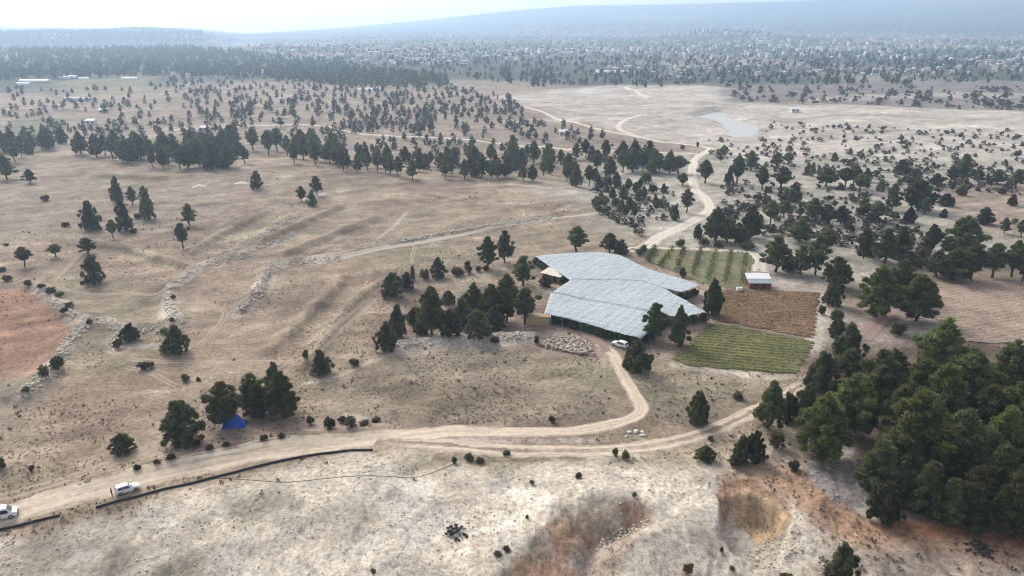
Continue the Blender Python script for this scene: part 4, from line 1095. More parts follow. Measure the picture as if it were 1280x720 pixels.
# the remaining, smaller trees: one mass of low trees per district
def far_trees(name, pts, hrange, seed, mat, label, cat, quads=22, wide=.62, conical=.5):
    rng = np.random.RandomState(seed)
    P = at([p[0] for p in pts], [p[1] for p in pts])
    ok = np.hypot(P[:, 0], P[:, 1]) < 9300
    P = P[ok]
    vs_, fs_ = [], []
    nv = 5; off = 0
    protos = []
    for v in range(nv):
        cl = crown_spec(['umbrella', 'round', 'juniper', 'cone', 'round'][v], rng)
        V, F = leaves(cl, quads, .34 * (22 / quads) ** .5, rng, elong=1.3)
        # stem
        s = .02; S = np.array([(-s, 0, -.05), (s, 0, -.05), (s, 0, .6), (-s, 0, .6), (0, -s, -.05), (0, s, -.05), (0, s, .6), (0, -s, .6)])
        V = np.vstack([V, S]); F = np.vstack([F, np.array([[0, 1, 2, 3], [4, 5, 6, 7]]) + len(V) - 8])
        protos.append((V, F))
    pick = rng.randint(0, nv, len(P))
    for v in range(nv):
        Q = P[pick == v]
        if not len(Q): continue
        h = rng.uniform(hrange[0], hrange[1], len(Q)); w = h * rng.uniform(.8, 1.3, len(Q)) * wide / .62
        V, F = protos[v]
        c, s = np.cos(rng.rand(len(Q)) * 6.28)[:, None], np.sin(rng.rand(len(Q)) * 6.28)[:, None]
        a = rng.rand(len(Q)) * 6.28; c, s = np.cos(a)[:, None], np.sin(a)[:, None]
        X = V[None, :, 0] * w[:, None]; Y = V[None, :, 1] * w[:, None]; Z = V[None, :, 2] * h[:, None]
        W = np.stack([X * c - Y * s + Q[:, 0:1], X * s + Y * c + Q[:, 1:2], Z + Q[:, 2:3]], -1).reshape(-1, 3)
        vs_.append(W); fs_.append((F[None] + (np.arange(len(Q)) * len(V))[:, None, None]).reshape(-1, 4) + off); off += len(W)
    me = mesh_np(name, np.vstack(vs_), np.vstack(fs_))
    return tag(link(name, me, mat), label, cat, kind='stuff')

m_far = leaf_mat('far_foliage', (0.05, 0.066, 0.038), (0.078, 0.1, 0.056), (0.12, 0.145, 0.078), .1)
L = []
L += in_poly_px([(0, 108), (120, 112), (200, 104), (330, 98), (430, 105), (430, 178), (330, 182), (200, 180), (90, 172), (0, 172)], 250, 31, 7)
L += in_poly_px([(200, 100), (430, 95), (430, 145), (260, 150)], 110, 32, 5)
L += in_poly_px([(425, 110), (560, 112), (640, 122), (660, 145), (560, 150), (430, 150)], 170, 33, 5)
L += in_poly_px([(430, 150), (545, 152), (540, 168), (430, 168)], 50, 34, 6)
L += in_poly_px([(560, 155), (640, 150), (760, 170), (740, 180), (580, 178)], 40, 35, 6)
L += in_poly_px([(540, 170), (640, 185), (640, 205), (430, 200), (430, 178)], 40, 36, 8)
far_trees('scattered_trees', L, (4.5, 8.5), 41, m_far, 'pines scattered over the pinkish fields behind the belt', 'trees', 60)
L = in_poly_px([(870, 150), (1280, 165), (1280, 245), (1100, 240), (940, 215), (890, 200)], 400, 37, 5)
WATER = [[(868, 145), (898, 139), (950, 155), (950, 172), (905, 176)]]
L = [q for q in L if not (868 < q[0] < 950 and 138 < q[1] < 176)]
L += in_poly_px([(900, 230), (1060, 235), (1170, 300), (1160, 340), (1000, 300), (900, 290)], 260, 38, 5)
L += in_poly_px([(745, 235), (840, 235), (850, 265), (800, 295), (745, 265)], 70, 39, 5)
far_trees('scrub_bushes', L, (1.0, 3.6), 42, m_shrubleaf, 'low scrub dotted over the pale stony valley', 'scrub', 40, 1.2)
L = in_poly_px([(900, 112), (1280, 108), (1280, 140), (1050, 131), (920, 128)], 160, 45, 3)
far_trees('riverside_scrub', L, (2.0, 7), 46, m_shrubleaf, 'bushes on the dark bank beyond the lake bed', 'scrub', 30, 1.0)
# forest and garden trees round the town
L = in_poly_px([(-60, 64), (250, 66), (330, 72), (430, 84), (560, 100), (560, 112), (430, 108), (330, 98), (200, 95), (-60, 102)], 1700, 51, 1.2, 6)
L += in_poly_px([(-60, 56), (240, 58), (330, 70), (200, 70), (-60, 70)], 800, 52, .8, 6)
far_trees('far_forest', L, (7, 12), 53, m_far, 'dark forest belt in front of the blue hills', 'forest', 14)
L = in_poly_px([(300, 52), (640, 40), (900, 40), (1340, 42), (1340, 100), (1150, 106), (900, 108), (760, 110), (640, 106), (440, 84), (320, 70)], 3600, 54, .9, 6)
L += in_poly_px([(560, 84), (760, 90), (1000, 90), (1130, 84), (1130, 106), (900, 109), (760, 112), (600, 106)], 200, 55, 1.5, 6)
m_town = leaf_mat('garden_foliage', (0.032, 0.044, 0.03), (0.055, 0.072, 0.045), (0.09, 0.108, 0.068), .1)
_r = random.Random(2); L = [q for q in L if q[1] < 84 or _r.random() < .45]
far_trees('town_trees', L, (5, 10), 56, m_town, 'garden and street trees filling the far town', 'trees', 12)
L = in_poly_px([(-60, 40), (270, 40), (300, 52), (-60, 58)], 1500, 57, .6, 6)
L += in_poly_px([(640, 30), (1340, 28), (1340, 42), (640, 42)], 1200, 58, .6, 6)
far_trees('hill_forest', L, (9, 14), 59, m_far, 'forest covering the hazy hills behind the town', 'forest', 8)

# ------------------------------------------------------------------ orchard under hail net
NET_H = 2.8
def net_pts(pp):
    return at([p[0] for p in pp], [p[1] for p in pp], NET_H)[:, :2]
def resample(P, n):
    P = np.asarray(P, float); L = np.concatenate([[0], np.cumsum(np.linalg.norm(np.diff(P, axis=0), axis=1))])
    t = np.linspace(0, L[-1], n)
    return np.stack([np.interp(t, L, P[:, 0]), np.interp(t, L, P[:, 1])], 1)
net = None
def net_panel(bottom, top, nu, nv, label, dz=0.0, eb=1.0, et=1.0):
    """surface between two polylines, held up by rows of posts, sagging between them"""
    B = resample(net_pts(bottom), nu); T = resample(net_pts(top), nu)
    v = np.linspace(0, 1, nv)[:, None, None]
    X = B[None] * (1 - v) + T[None] * v
    x, y = X[..., 0], X[..., 1]
    o = net_pts([(740, 380)])[0]; a, b_ = net_pts([(688, 367), (803, 390)])
    d = (b_ - a) / np.linalg.norm(b_ - a); nn = np.array([-d[1], d[0]])
    ru = (x - o[0]) * d[0] + (y - o[1]) * d[1]; rv = (x - o[0]) * nn[0] + (y - o[1]) * nn[1]
    sag = .06 * (np.abs(np.sin(math.pi * ru / 2.4))) + .07 * np.abs(np.sin(math.pi * rv / 5.0))
    sag = sag + .5 * (fbm(x, y, 9, 3, 3) - .5) + .22 * (fbm(x, y, 1.6, 2, 2) - .5)
    gz = gh(x, y); gz = gz
    z = gz + NET_H + .35 - sag + dz
    # edges are tied down a little
    tu = np.linspace(0, 1, nu)[None]; vv = v[..., 0]
    z = z - .35 * np.exp(-np.minimum(tu, 1 - tu) * nu / 1.5) - .35 * eb * np.exp(-vv * nv / 1.5) - .35 * et * np.exp(-(1 - vv) * nv / 1.5)
    ix = np.arange(x.size).reshape(x.shape)
    F = np.stack([ix[:-1, :-1], ix[:-1, 1:], ix[1:, 1:], ix[1:, :-1]], -1).reshape(-1, 4)
    me = mesh_np('net_panel', np.stack([x.ravel(), y.ravel(), z.ravel()], 1), F)
    uvl = me.uv_layers.new(name='UVMap')
    li = np.empty(len(me.loops), np.int32); me.loops.foreach_get('vertex_index', li)
    uvl.data.foreach_set('uv', np.stack([ru.ravel()[li], rv.ravel()[li]], 1).astype(np.float32).ravel())
    smooth(me)
    o_ = link('net_panel', me, m_net, net)
    o_['label'] = label
    return o_
base = at1(740, 400)
net = thing('orchard_net', 'large white hail net stretched over the orchard in the middle of the slope', 'net', (0, 0, 0))
net_panel([(680, 391), (729, 403), (782, 418), (801, 422)], [(688, 367), (740, 377), (803, 389), (836, 397)], 150, 60, 'bright front strip of the net', 0, 1, -1.0)
net_panel([(688.5, 366.5), (740, 376.5), (803, 388.5), (840, 397), (860, 397), (884, 392)], [(712, 351), (760, 351), (800, 352), (834, 363)], 170, 60, 'middle sheet of the net', .0, -.9, -.6)
net_panel([(712.5, 350.5), (760, 350.5), (800, 351.5), (834, 362.5), (851, 367), (874, 358)], [(668, 319), (710, 316.5), (750, 315), (774, 319), (808, 335), (872, 355)], 170, 70, 'rear sheet of the net', .0, -.5, 1)

def edge_line(pp, step):
    return resample(net_pts(pp), max(2, int(np.linalg.norm(np.diff(net_pts(pp), axis=0), axis=1).sum() / step)))
m_post = plain('grey_post', (.33, .31, .28), .85, .2, 2, .1)
post_me = MB().tube([(0, 0, -.2), (0, 0, 2.9)], [.06, .05], 6).mesh('post')
post_me.materials.append(m_post)
EDGES = [('front', [(680, 391), (729, 403), (782, 418), (801, 422)]), ('right', [(801, 422), (812, 412), (836, 397), (858, 397), (884, 392)]),
         ('rear right', [(833, 363), (851, 367), (874, 358)]), ('left', [(680, 391), (688, 367)]), ('rear left', [(712, 351), (668, 319)])]
orch = [make_crown('round', 900 + i, 700, .10)[0] for i in range(3)]
orch_t = make_crown('round', 900, 10, .05)[1]
orch_t.materials.append(m_bark)
for c_ in orch: c_.materials.append(m_orch)
rg = random.Random(5)
cen = np.mean([at1(760, 360)[:2], at1(760, 390)[:2]], axis=0)
for nm_, pp in EDGES:
    for q in edge_line(pp, 4.2):
        o = bpy.data.objects.new('post', post_me); COL.objects.link(o); o.parent = net
        o.location = (q[0], q[1], float(gh(q[0], q[1])))
    trs = edge_line(pp, 2.3 if nm_ != 'front' else 2.5); trs = sorted(trs, key=lambda q: q[0] / q[1])
    for n_, q in enumerate(trs):
        v = cen - q; v = v / np.linalg.norm(v)
        q = q + v * 1.3
        o = thing('fruit_tree', ('leftmost leafy fruit tree' if n_ == 0 else (ORD[n_] if n_ < 12 else 'last ') + 'leafy fruit tree from the left') + ' under the %s edge of the white net' % nm_, 'fruit tree', (q[0] + rg.uniform(-.3, .3), q[1] + rg.uniform(-.3, .3), float(gh(q[0], q[1])) - .03), rg.uniform(0, 6), 'fruit trees under the %s edge of the net' % nm_)
        h = rg.uniform(2.2, 2.65); o.scale = (h * 1.6, h * 1.6, h)
        a = bpy.data.objects.new('trunk', orch_t); COL.objects.link(a); a.parent = o
        a = bpy.data.objects.new('crown', rg.choice(orch)); COL.objects.link(a); a.parent = o
# grassy verge in front of the net is part of the ground colour; interior rows
for k in range(5):
    a = net_pts([(690 + 5 * k, 388 - 12 * k)])[0]; b_ = net_pts([(800 + 9 * k, 416 - 9 * k)])[0]

# ------------------------------------------------------------------ vine rows, crop plants, stubble
def leaf_row(name, A, B, h, w, n, size, mat, seed, stakes=True):
    rng = np.random.RandomState(seed)
    A = np.array(A); B = np.array(B); L = np.linalg.norm(B - A)
    t = rng.rand(n); P = A + (B - A) * t[:, None] + rng.normal(size=(n, 2)) * w * .35
    dens = vnoise(t * L * .55, t * 0 + seed, 3) > .28
    P = P[dens]; n = len(P)
    z = gh(P[:, 0], P[:, 1]) + .15 + h * rng.rand(n) ** .8
    d = rng.normal(size=(n, 3)); d /= np.linalg.norm(d, axis=1)[:, None]
    t1 = np.cross(d, rng.normal(size=(n, 3))); t1 /= np.linalg.norm(t1, axis=1)[:, None]; t2 = np.cross(d, t1)
    C = np.stack([P[:, 0], P[:, 1], z], 1); s = (size * (.6 + .8 * rng.rand(n)))[:, None]
    V = np.stack([C - t1 * s, C + t2 * s * .6, C + t1 * s, C - t2 * s * .6], 1).reshape(-1, 3)
    return V, np.arange(4 * n).reshape(n, 4)
VROWS = [((806, 312), (797, 320)), ((819, 312), (809, 328)), ((841, 312.5), (824, 336)), ((855, 313), (845, 341)), ((876, 314), (865, 347)), ((895, 315), (884, 353)), ((914, 316), (906, 357)), ((932, 317), (927, 358))]
for i, (a, b_) in enumerate(VROWS):
    A, B = wpts([a, b_])
    root = thing('vine_row', ('leftmost' if i == 0 else ORD[i] + 'from the left').strip() + ' of the green vine rows behind the white net', 'vine row', (A[0], A[1], float(gh(A[0], A[1]))), 0, 'vine rows behind the net')
    V, F = leaf_row('foliage', A, B, 1.7, 1.5, 900, .22, m_vine, 60 + i)
    V = V - np.array(root.location)
    link('foliage', mesh_np('foliage', V, F), m_vine, root)
    L = np.linalg.norm(np.array(B) - np.array(A))
    for t in np.linspace(.02, .98, max(2, int(L / 7))):
        q = np.array(A) + (np.array(B) - np.array(A)) * t
        s_ = bpy.data.objects.new('stake', post_me); COL.objects.link(s_); s_.parent = root; s_.scale = (.6, .6, .5)
        s_.location = (q[0] - A[0], q[1] - A[1], float(gh(q[0], q[1])) - root.location.z)
D = at1(853, 346); plant('bush', D, 3.2, .8, 'round bush between the vine rows and the net', None, m_jun)

def tuft_mesh(seed, n=7, spread=.35, tall=1.0):
    rng = np.random.RandomState(seed); V = []; F = []
    for i in range(n):
        a = rng.rand() * 6.28; q = rng.rand() * spread; lean = rng.rand() * .5
        bx, by = math.cos(a) * q, math.sin(a) * q
        wx, wy = -math.sin(a) * .16, math.cos(a) * .16
        tx, ty = bx + math.cos(a) * lean, by + math.sin(a) * lean
        k = len(V); h = tall * (.6 + .4 * rng.rand())
        V += [(bx - wx, by - wy, 0), (bx + wx, by + wy, 0), (tx + wx * .6, ty + wy * .6, h), (tx - wx * .6, ty - wy * .6, h)]
        F.append((k, k + 1, k + 2, k + 3))
    return np.array(V), np.array(F)

def scatter_poly(pp, dens_n, seed):
    W = wpts(pp); rng = np.random.RandomState(seed)
    xs = [p[0] for p in W]; ys = [p[1] for p in W]
    x = rng.uniform(min(xs), max(xs), dens_n * 3); y = rng.uniform(min(ys), max(ys), dens_n * 3)
    k = poly_sd(x, y, W) > .2
    return x[k][:dens_n], y[k][:dens_n], W

# low crop in rows
W = wpts(GREENF); a, b_ = [np.array(p) for p in wpts([(850, 436), (1000, 449)])]
d = (b_ - a) / np.linalg.norm(b_ - a); nn = np.array([-d[1], d[0]]); o0 = np.array(W).mean(0)
rng = np.random.RandomState(3); pos = []
for k in range(-30, 31):
    for u in np.arange(-45, 45, .55):
        q = o0 + d * (u + rng.uniform(-.2, .2)) + nn * (k * 1.7 + rng.uniform(-.18, .18)); pos.append(q)
pos = np.array(pos); keep = (poly_sd(pos[:, 0], pos[:, 1], W) > .3) & (fbm(pos[:, 0], pos[:, 1], 5, 1, 3) > .34); pos = pos[keep]
tv, tf = tuft_mesh(1, 8, .45, .8)
P3 = np.stack([pos[:, 0], pos[:, 1], gh(pos[:, 0], pos[:, 1]) + .05], 1)
tag(link('crop_plants', join_inst('crop_plants', tv, tf, P3, rng.uniform(.35, .62, len(P3)), rng.rand(len(P3)) * 6.28, m_crop), m_crop), 'low green crop plants in rows on the green field', 'crop', kind='stuff')
x, y, _ = scatter_poly(BROWNF, 2600, 5)
tv, tf = tuft_mesh(2, 6, .4, .9)
P3 = np.stack([x, y, gh(x, y) + .05], 1)
tag(link('dry_stubble', join_inst('dry_stubble', tv, tf, P3, rng.uniform(.16, .38, len(P3)), rng.rand(len(P3)) * 6.28, m_stub), m_stub), 'dry brown stalks left standing on the harvested field', 'stubble', kind='stuff')

# dry grass tufts and loose stones over the near ground
def near_scatter(n, seed, rmin=75, rmax=330):
    rng = np.random.RandomState(seed)
    r = np.exp(rng.uniform(math.log(rmin), math.log(rmax), n)); th = rng.uniform(R(-42), R(42), n)
    return r * np.sin(th), r * np.cos(th), rng
ROADS = [wpts(p) for p in ([(-40, 661), (60, 628), (140, 607), (230, 584), (320, 567), (400, 557), (470, 549), (545, 541), (620, 541), (700, 540), (750, 533), (801, 510), (778, 465), (750, 430)],
                           [(470, 552), (540, 555), (620, 562), (700, 564), (780, 561), (850, 550), (905, 532), (950, 510)])]
FIELDS = [wpts(p) for p in (GREENF, BROWNF, VINEF)]
def off_roads(x, y, m=3.2):
    k = np.ones(len(x), bool)
    for L_ in ROADS: k &= seg_dist(x, y, L_)[0] > m
    for L_ in FIELDS: k &= poly_sd(x, y, L_) < 0
    return k
m_scrub2 = leaf_mat('dry_scrub', (.09, .075, .05), (.13, .11, .075), (.19, .165, .11))
x, y, rng = near_scatter(44000, 21)
k = off_roads(x, y) & (fbm(x, y, 14, 2, 4) > .47) & (rng.rand(len(x)) > paint(x, y)[:, 3] * 1.15); x, y = x[k], y[k]
tv, tf = tuft_mesh(4, 5, .5, .55)
P3 = np.stack([x, y, gh(x, y)], 1)
white = paint(x, y)[:, 3]
tag(link('dry_grass', join_inst('dry_grass', tv, tf, P3, rng.uniform(.18, .5, len(P3)) * (1.15 - .5 * white), rng.rand(len(P3)) * 6.28, m_grass), m_grass), 'tufts of dry grass over the fields and banks', 'grass', kind='stuff')
m_scrub2 = leaf_mat('dry_scrub', (.09, .075, .05), (.13, .11, .075), (.19, .165, .11))
x, y, rng = near_scatter(2600, 22, 75, 420)
k = off_roads(x, y) & (fbm(x, y, 18, 5, 3) > .54) & (paint(x, y)[:, 3] < .7); x, y = x[k], y[k]
tv, tf = tuft_mesh(6, 9, .7, .6)
P3 = np.stack([x, y, gh(x, y)], 1)
tag(link('low_scrub', join_inst('low_scrub', tv, tf, P3, rng.uniform(.25, .7, len(P3)), rng.rand(len(P3)) * 6.28, m_scrub2), m_scrub2), 'small dark scrub tufts dotted over the dry ground', 'scrub', kind='stuff')

def stone_base(seed):
    bm = bmesh.new(); bmesh.ops.create_icosphere(bm, subdivisions=1, radius=.5)
    rng = np.random.RandomState(seed)
    V = np.array([v.co[:] for v in bm.verts]) * (1 + .45 * (rng.rand(len(bm.verts), 1) - .5)) * np.array([1.1, .9, .7])
    F = np.array([[v.index for v in f.verts] for f in bm.faces]); bm.free()
    return V, F
def stones(name, x, y, smin, smax, seed, mat, parent=None, origin=(0, 0, 0), stack=0.0, power=2.0):
    rng = np.random.RandomState(seed)
    s = smin + (smax - smin) * rng.rand(len(x)) ** power
    V, F = stone_base(seed)
    z = gh(x, y) + s * .15 + stack
    P3 = np.stack([x, y, z], 1) - np.array(origin)
    sc3 = s[:, None] * rng.uniform(.7, 1.25, (len(x), 3))
    return link(name, join_inst(name, V, F, P3, sc3, rng.rand(len(x)) * 6.28, mat), mat, parent)
x, y, rng = near_scatter(42000, 23, 75, 240)
w = paint(x, y)[:, 3]
k = off_roads(x, y) & (rng.rand(len(x)) < (w * 1.1 - .25) * sstep(.46, .66, fbm(x, y, 10, 3, 4))); x, y = x[k], y[k]
tag(stones('loose_stones', x, y, .10, .5, 24, m_stone, power=4.0), 'loose pale stones strewn over the limestone bank', 'stones', kind='stuff')

# ------------------------------------------------------------------ field walls of heaped stones
WALLS = [('beside the red soil field, running down to the lower left', [(30, 494), (45, 478), (65, 462), (80, 442), (84, 425), (108, 406)], 1.6),
         ('from the red field corner across to the bushes', [(42, 358), (62, 368), (76, 384), (92, 397), (130, 402), (150, 412), (175, 414), (205, 413)], 1.8),
         ('climbing the slope from the wheel track to the brow', [(208, 361), (232, 347), (258, 333), (285, 320), (312, 303), (345, 284), (372, 270)], 2.0),
         ('short and pale, left of the bent wheel track', [(212, 365), (211, 380), (215, 392), (217, 404)], 2.2),
         ('bent round the middle field corner, with a broad pale foot', [(302, 389), (315, 376), (328, 355), (336, 338), (345, 331), (380, 328), (425, 323)], 2.2),
         ('short line higher on the long field', [(300, 322), (325, 309), (350, 300), (366, 292)], 1.4),
         ('ring shaped, round the bushes on the stony patch', [(140, 440), (142, 424), (150, 418)], 1.8),
         ('along the lower side of the middle grove', [(497, 434), (530, 428), (560, 427), (600, 424), (640, 420), (665, 424)], 2.2),
         ('beside the stony lane above the grove', [(470, 308), (510, 300), (560, 290), (640, 278), (700, 271)], 1.2)]
for i, (lb, pp, w) in enumerate(WALLS):
    P3 = at([p[0] for p in pp], [p[1] for p in pp]); C = catmull(P3[:, :2], .5)
    rng = np.random.RandomState(70 + i)
    n = int(len(C) * 3.4); j = rng.randint(0, len(C), n)
    x = C[j, 0] + rng.normal(size=n) * w * .42; y = C[j, 1] + rng.normal(size=n) * w * .42
    gap = fbm(x, y, 9, i, 3) > .36; x, y = x[gap], y[gap]
    root = thing('stone_wall', 'rough pale stone wall ' + lb, 'stone wall', tuple(map(float, P3[0])), 0, 'rough stone field walls')
    o = stones('stones', x, y, .25, 1.0, 80 + i, m_stone, root, P3[0]); o['kind'] = 'stuff'
# rubble heap by the lane
W = [(668, 432), (690, 425), (722, 422), (742, 432), (747, 446), (722, 444), (690, 438)]
x, y, _ = scatter_poly(W, 620, 90)
m_rub = plain('pinkish_rubble', (.50, .41, .36), .95, .3, 1.2, .05, .3)
b0 = at1(708, 438); root = thing('rubble_heap', 'pinkish white rubble heap below the lane to the net', 'rubble', tuple(map(float, b0)))
o = stones('stones', x, y, .25, 1.05, 91, m_rub, root, b0, stack=.15 + .5 * np.random.RandomState(9).rand(len(x))); o['kind'] = 'stuff'
for px0, lb, sd_, WW in ((783, 'line of broken rock along the gully of the brown spur', 95, [(738, 690), (756, 668), (786, 655), (812, 648), (815, 658), (790, 666), (765, 684)]), (955, 'tumbled rock below the ochre cut face', 96, [(930, 690), (960, 672), (1000, 664), (1010, 690), (970, 712), (935, 712)])):
    x, y, _ = scatter_poly(WW, 260, sd_); b0 = at1(*WW[1]); root = thing('rock_debris', lb, 'rocks', tuple(map(float, b0)))
    o = stones('stones', x, y, .12, .6, sd_, m_stone, root, b0, power=2.5); o['kind'] = 'stuff'
for i, (px, py, s) in enumerate([(787, 541, .9), (795, 540, 1.1), (803, 540.5, .8), (804, 545, 1.0), (783, 546, .7)]):
    p = at1(px, py); me = mesh_np('boulder', stone_base(30 + i)[0] * s * np.array([1.3, 1, .9]), stone_base(30 + i)[1]); me.materials.append(m_lime)
    o = link('boulder', me, None, None, (p[0], p[1], p[2] + s * .18)); o.rotation_euler.z = i
    tag(o, ['leftmost upper', 'largest upper', 'rightmost upper', 'rightmost lower', 'leftmost lower'][i] + ' white boulder in the cluster between the two tracks', 'boulder', 'white boulders between the tracks')

def heap(name, px, py, wpx, h, mat, label, cat, seed=0, ratio=.7, rough=.3):
    p = at1(px, py); w = wpx * depth_of(p) / FOC
    n, m = 10, 22; V = [(0, 0, h)]; F = []
    rng = np.random.RandomState(seed)
    for i in range(1, n):
        for j in range(m):
            a = 2 * math.pi * j / m; q = i / (n - 1)
            z = h * (math.cos(q * math.pi / 2) ** 1.2) * (1 + rough * (rng.rand() - .5)) - (.15 if i == n - 1 else 0)
            k = 1 + .18 * math.sin(a * 3 + seed) + .1 * (rng.rand() - .5)
            V.append((math.cos(a) * q * w / 2 * k, math.sin(a) * q * w / 2 * ratio * k, z))
    for j in range(m): F.append((0, 1 + j, 1 + (j + 1) % m))
    for i in range(n - 2):
        for j in range(m):
            F.append((1 + i * m + j, 1 + (i + 1) * m + j, 1 + (i + 1) * m + (j + 1) % m, 1 + i * m + (j + 1) % m))
    me = bpy.data.meshes.new(name); me.from_pydata(V, [], F); me.update(); smooth(me)
    return tag(link(name, me, mat, None, tuple(map(float, p))), label, cat)
heap('lime_heap', 159, 240, 14, 2.0, m_lime, 'bright white heap between the dark trees on the left field', 'heap', 1, .6, .15)
heap('lime_heap', 249, 233, 17, .9, m_lime, 'low white heap on the bare field below the pine belt', 'heap', 2, .8)
heap('lime_heap', 302, 229, 17, .7, m_lime, 'long flat white heap beside the lone tree', 'heap', 3, .7)
heap('lime_heap', 311, 210, 9, .9, m_lime, 'small pale heap just below the pine belt', 'heap', 4, .7)
for (px, py, n, lb, sd_) in [(568, 666, 40, 'charred black debris heap on the pale limestone', 1), (1228, 688, 46, 'charred black debris heap on the ochre soil at the right edge', 2)]:
    p = at1(px, py); rng = np.random.RandomState(sd_)
    root = thing('debris_heap', lb, 'debris', tuple(map(float, p)))
    q = rng.normal(size=(n, 2)) * .75
    V, F = stone_base(40 + sd_)
    P3 = np.stack([q[:, 0] * 1.2, q[:, 1], gh(p[0] + q[:, 0] * 1.2, p[1] + q[:, 1]) - p[2] + .12 + .4 * np.exp(-(q ** 2).sum(1))], 1)
    o = link('charred_lumps', join_inst('charred_lumps', V, F, P3, rng.uniform(.2, .75, (n, 3)) * np.array([1.3, 1, .8]), rng.rand(n) * 6.28, m_char), m_char, root); o['kind'] = 'stuff'
    mb = MB()
    for k in range(7):
        a = rng.rand() * 6.28; c0 = rng.normal(size=2) * .5
        mb.tube([(c0[0], c0[1], .2), (c0[0] + math.cos(a) * 1.3, c0[1] + math.sin(a) * 1.3, .45 + .4 * rng.rand())], .05, 5)
    mb.build('burnt_sticks', m_char, root)

# ------------------------------------------------------------------ the black pipe beside the road and the thin hose
def pipe(pp, rad, label, name='pipe', seg=6.0, z0=.0, mat=m_pipe):
    P3 = at([p[0] for p in pp], [p[1] for p in pp]); C = catmull(P3[:, :2], .6)
    L = np.concatenate([[0], np.cumsum(np.linalg.norm(np.diff(C, axis=0), axis=1))])
    root = thing(name, label, name.replace('_', ' '), tuple(map(float, P3[0])))
    n = max(1, int(round(L[-1] / seg)))
    for i in range(n):
        t = np.linspace(L[-1] * i / n + .02, L[-1] * (i + 1) / n - .02, max(3, int(seg / .8)))
        x = np.interp(t, L, C[:, 0]); y = np.interp(t, L, C[:, 1]); z = gh(x, y) + rad * .75 + z0
        z = np.convolve(np.concatenate([[z[0]], z, [z[-1]]]), [.25, .5, .25], 'valid')
        mb = MB().tube([(x[k] - P3[0][0], y[k] - P3[0][1], z[k] - P3[0][2]) for k in range(len(t))], rad, 10)
        mb.build('section', mat, root, sm=False)
        if i < n - 1 and rad > .1:
            k = len(t) - 1
            d_ = Vector((x[k] - x[k - 1], y[k] - y[k - 1], z[k] - z[k - 1])).normalized()
            e = Vector((x[k] - P3[0][0], y[k] - P3[0][1], z[k] - P3[0][2]))
            MB().tube([e - d_ * .12, e + d_ * .16], rad * 1.18, 10).build('coupling', mat, root)
pipe([(120, 635), (160, 624), (220, 609), (290, 592), (350, 577), (400, 568), (440, 563.5), (466, 563)], .22, 'long black pipe lying along the lower side of the dirt road')
pipe([(-40, 674), (0, 663), (30, 656), (75, 645)], .22, 'short black pipe beside the white van at the left edge')
m_hose = plain('brown_hose', (.20, .165, .13), .7, .3, 2, .2)
pipe([(268, 598), (310, 600), (360, 603), (410, 598), (470, 595), (520, 597), (555, 585), (570, 578)], .04, 'thin dark hose snaking over the pale limestone', 'hose', 9.0, .02, m_hose)

# ------------------------------------------------------------------ sheds and small structures
def yaw_px(a, b_):
    A, B = wpts([a, b_]); return math.atan2(B[1] - A[1], B[0] - A[0])

p = at1(950, 361)
shed = thing('shed', 'small red walled shed with white and blue grey roof below the pale drive', 'shed', tuple(map(float, p)), R(-2)); shed.scale = (.88, .88, .88)
W_, D_, H_ = 7.2, 5.0, 2.3
MB().box((0, 0, H_ / 2 - .1), (W_, .12, H_ + .2)).build('front_wall', m_red, shed)
MB().box((0, D_, H_ / 2 + .3), (W_, .12, H_ + 1.0)).build('rear_wall', m_red, shed)
for sx in (-1, 1):
    MB().add([(sx * W_ / 2, .06, -.2), (sx * W_ / 2, D_ - .06, -.2), (sx * W_ / 2, D_ - .06, H_ + .8), (sx * W_ / 2, .06, H_),
              (sx * (W_ / 2 - .12), .06, -.2), (sx * (W_ / 2 - .12), D_ - .06, -.2), (sx * (W_ / 2 - .12), D_ - .06, H_ + .8), (sx * (W_ / 2 - .12), .06, H_)],
             [(0, 1, 2, 3), (7, 6, 5, 4), (0, 4, 5, 1), (1, 5, 6, 2), (2, 6, 7, 3), (3, 7, 4, 0)]).build('side_wall', m_red, shed)
for k in range(11):
    MB().box((-W_ / 2 + .35 + k * .65, -.075, H_ / 2), (.06, .03, H_ - .1)).build('batten', m_wood, shed)
door = MB().box((1.2, -.085, .98), (1.0, .05, 1.95)).build('door', plain('door_paint', (.12, .035, .03), .7, .2, 2), shed)
MB().box((1.55, -.125, 1.0), (.06, .04, .2)).build('handle', m_metal, door)
win = MB().box((-1.6, -.085, 1.35), (1.2, .05, .8)).build('window', m_wood, shed)
MB().box((-1.6, -.12, 1.35), (1.0, .03, .6)).build('pane', m_glass, win)
def sheet_part(name, x0, x1, y0, y1, z0, z1, mat, corr=.04, n=40):
    V = []; F = []
    for j in range(2):
        for i in range(n + 1):
            x = x0 + (x1 - x0) * i / n; V.append((x, (y0, y1)[j], (z0, z1)[j] + corr * (i % 2)))
    m = n + 1
    V += [(a, b, c - .05) for a, b, c in V]
    F = [(i, i + 1, m + i + 1, m + i) for i in range(n)] + [(2 * m + i, 3 * m + i, 3 * m + i + 1, 2 * m + i + 1) for i in range(n)]
    F += [(i, 2 * m + i, 2 * m + i + 1, i + 1) for i in range(n)] + [(m + i, m + i + 1, 3 * m + i + 1, 3 * m + i) for i in range(n)]
    F += [(0, m, 3 * m, 2 * m), (n, 2 * m + n, 3 * m + n, m + n)]
    return MB().add(V, F).build(name, mat, shed)
sheet_part('roof_sheet', -W_ / 2 - .5, W_ / 2 + .5, -.7, D_ * .42, H_ - .12, H_ + .55, m_grey)['label'] = 'blue grey front roof sheet'
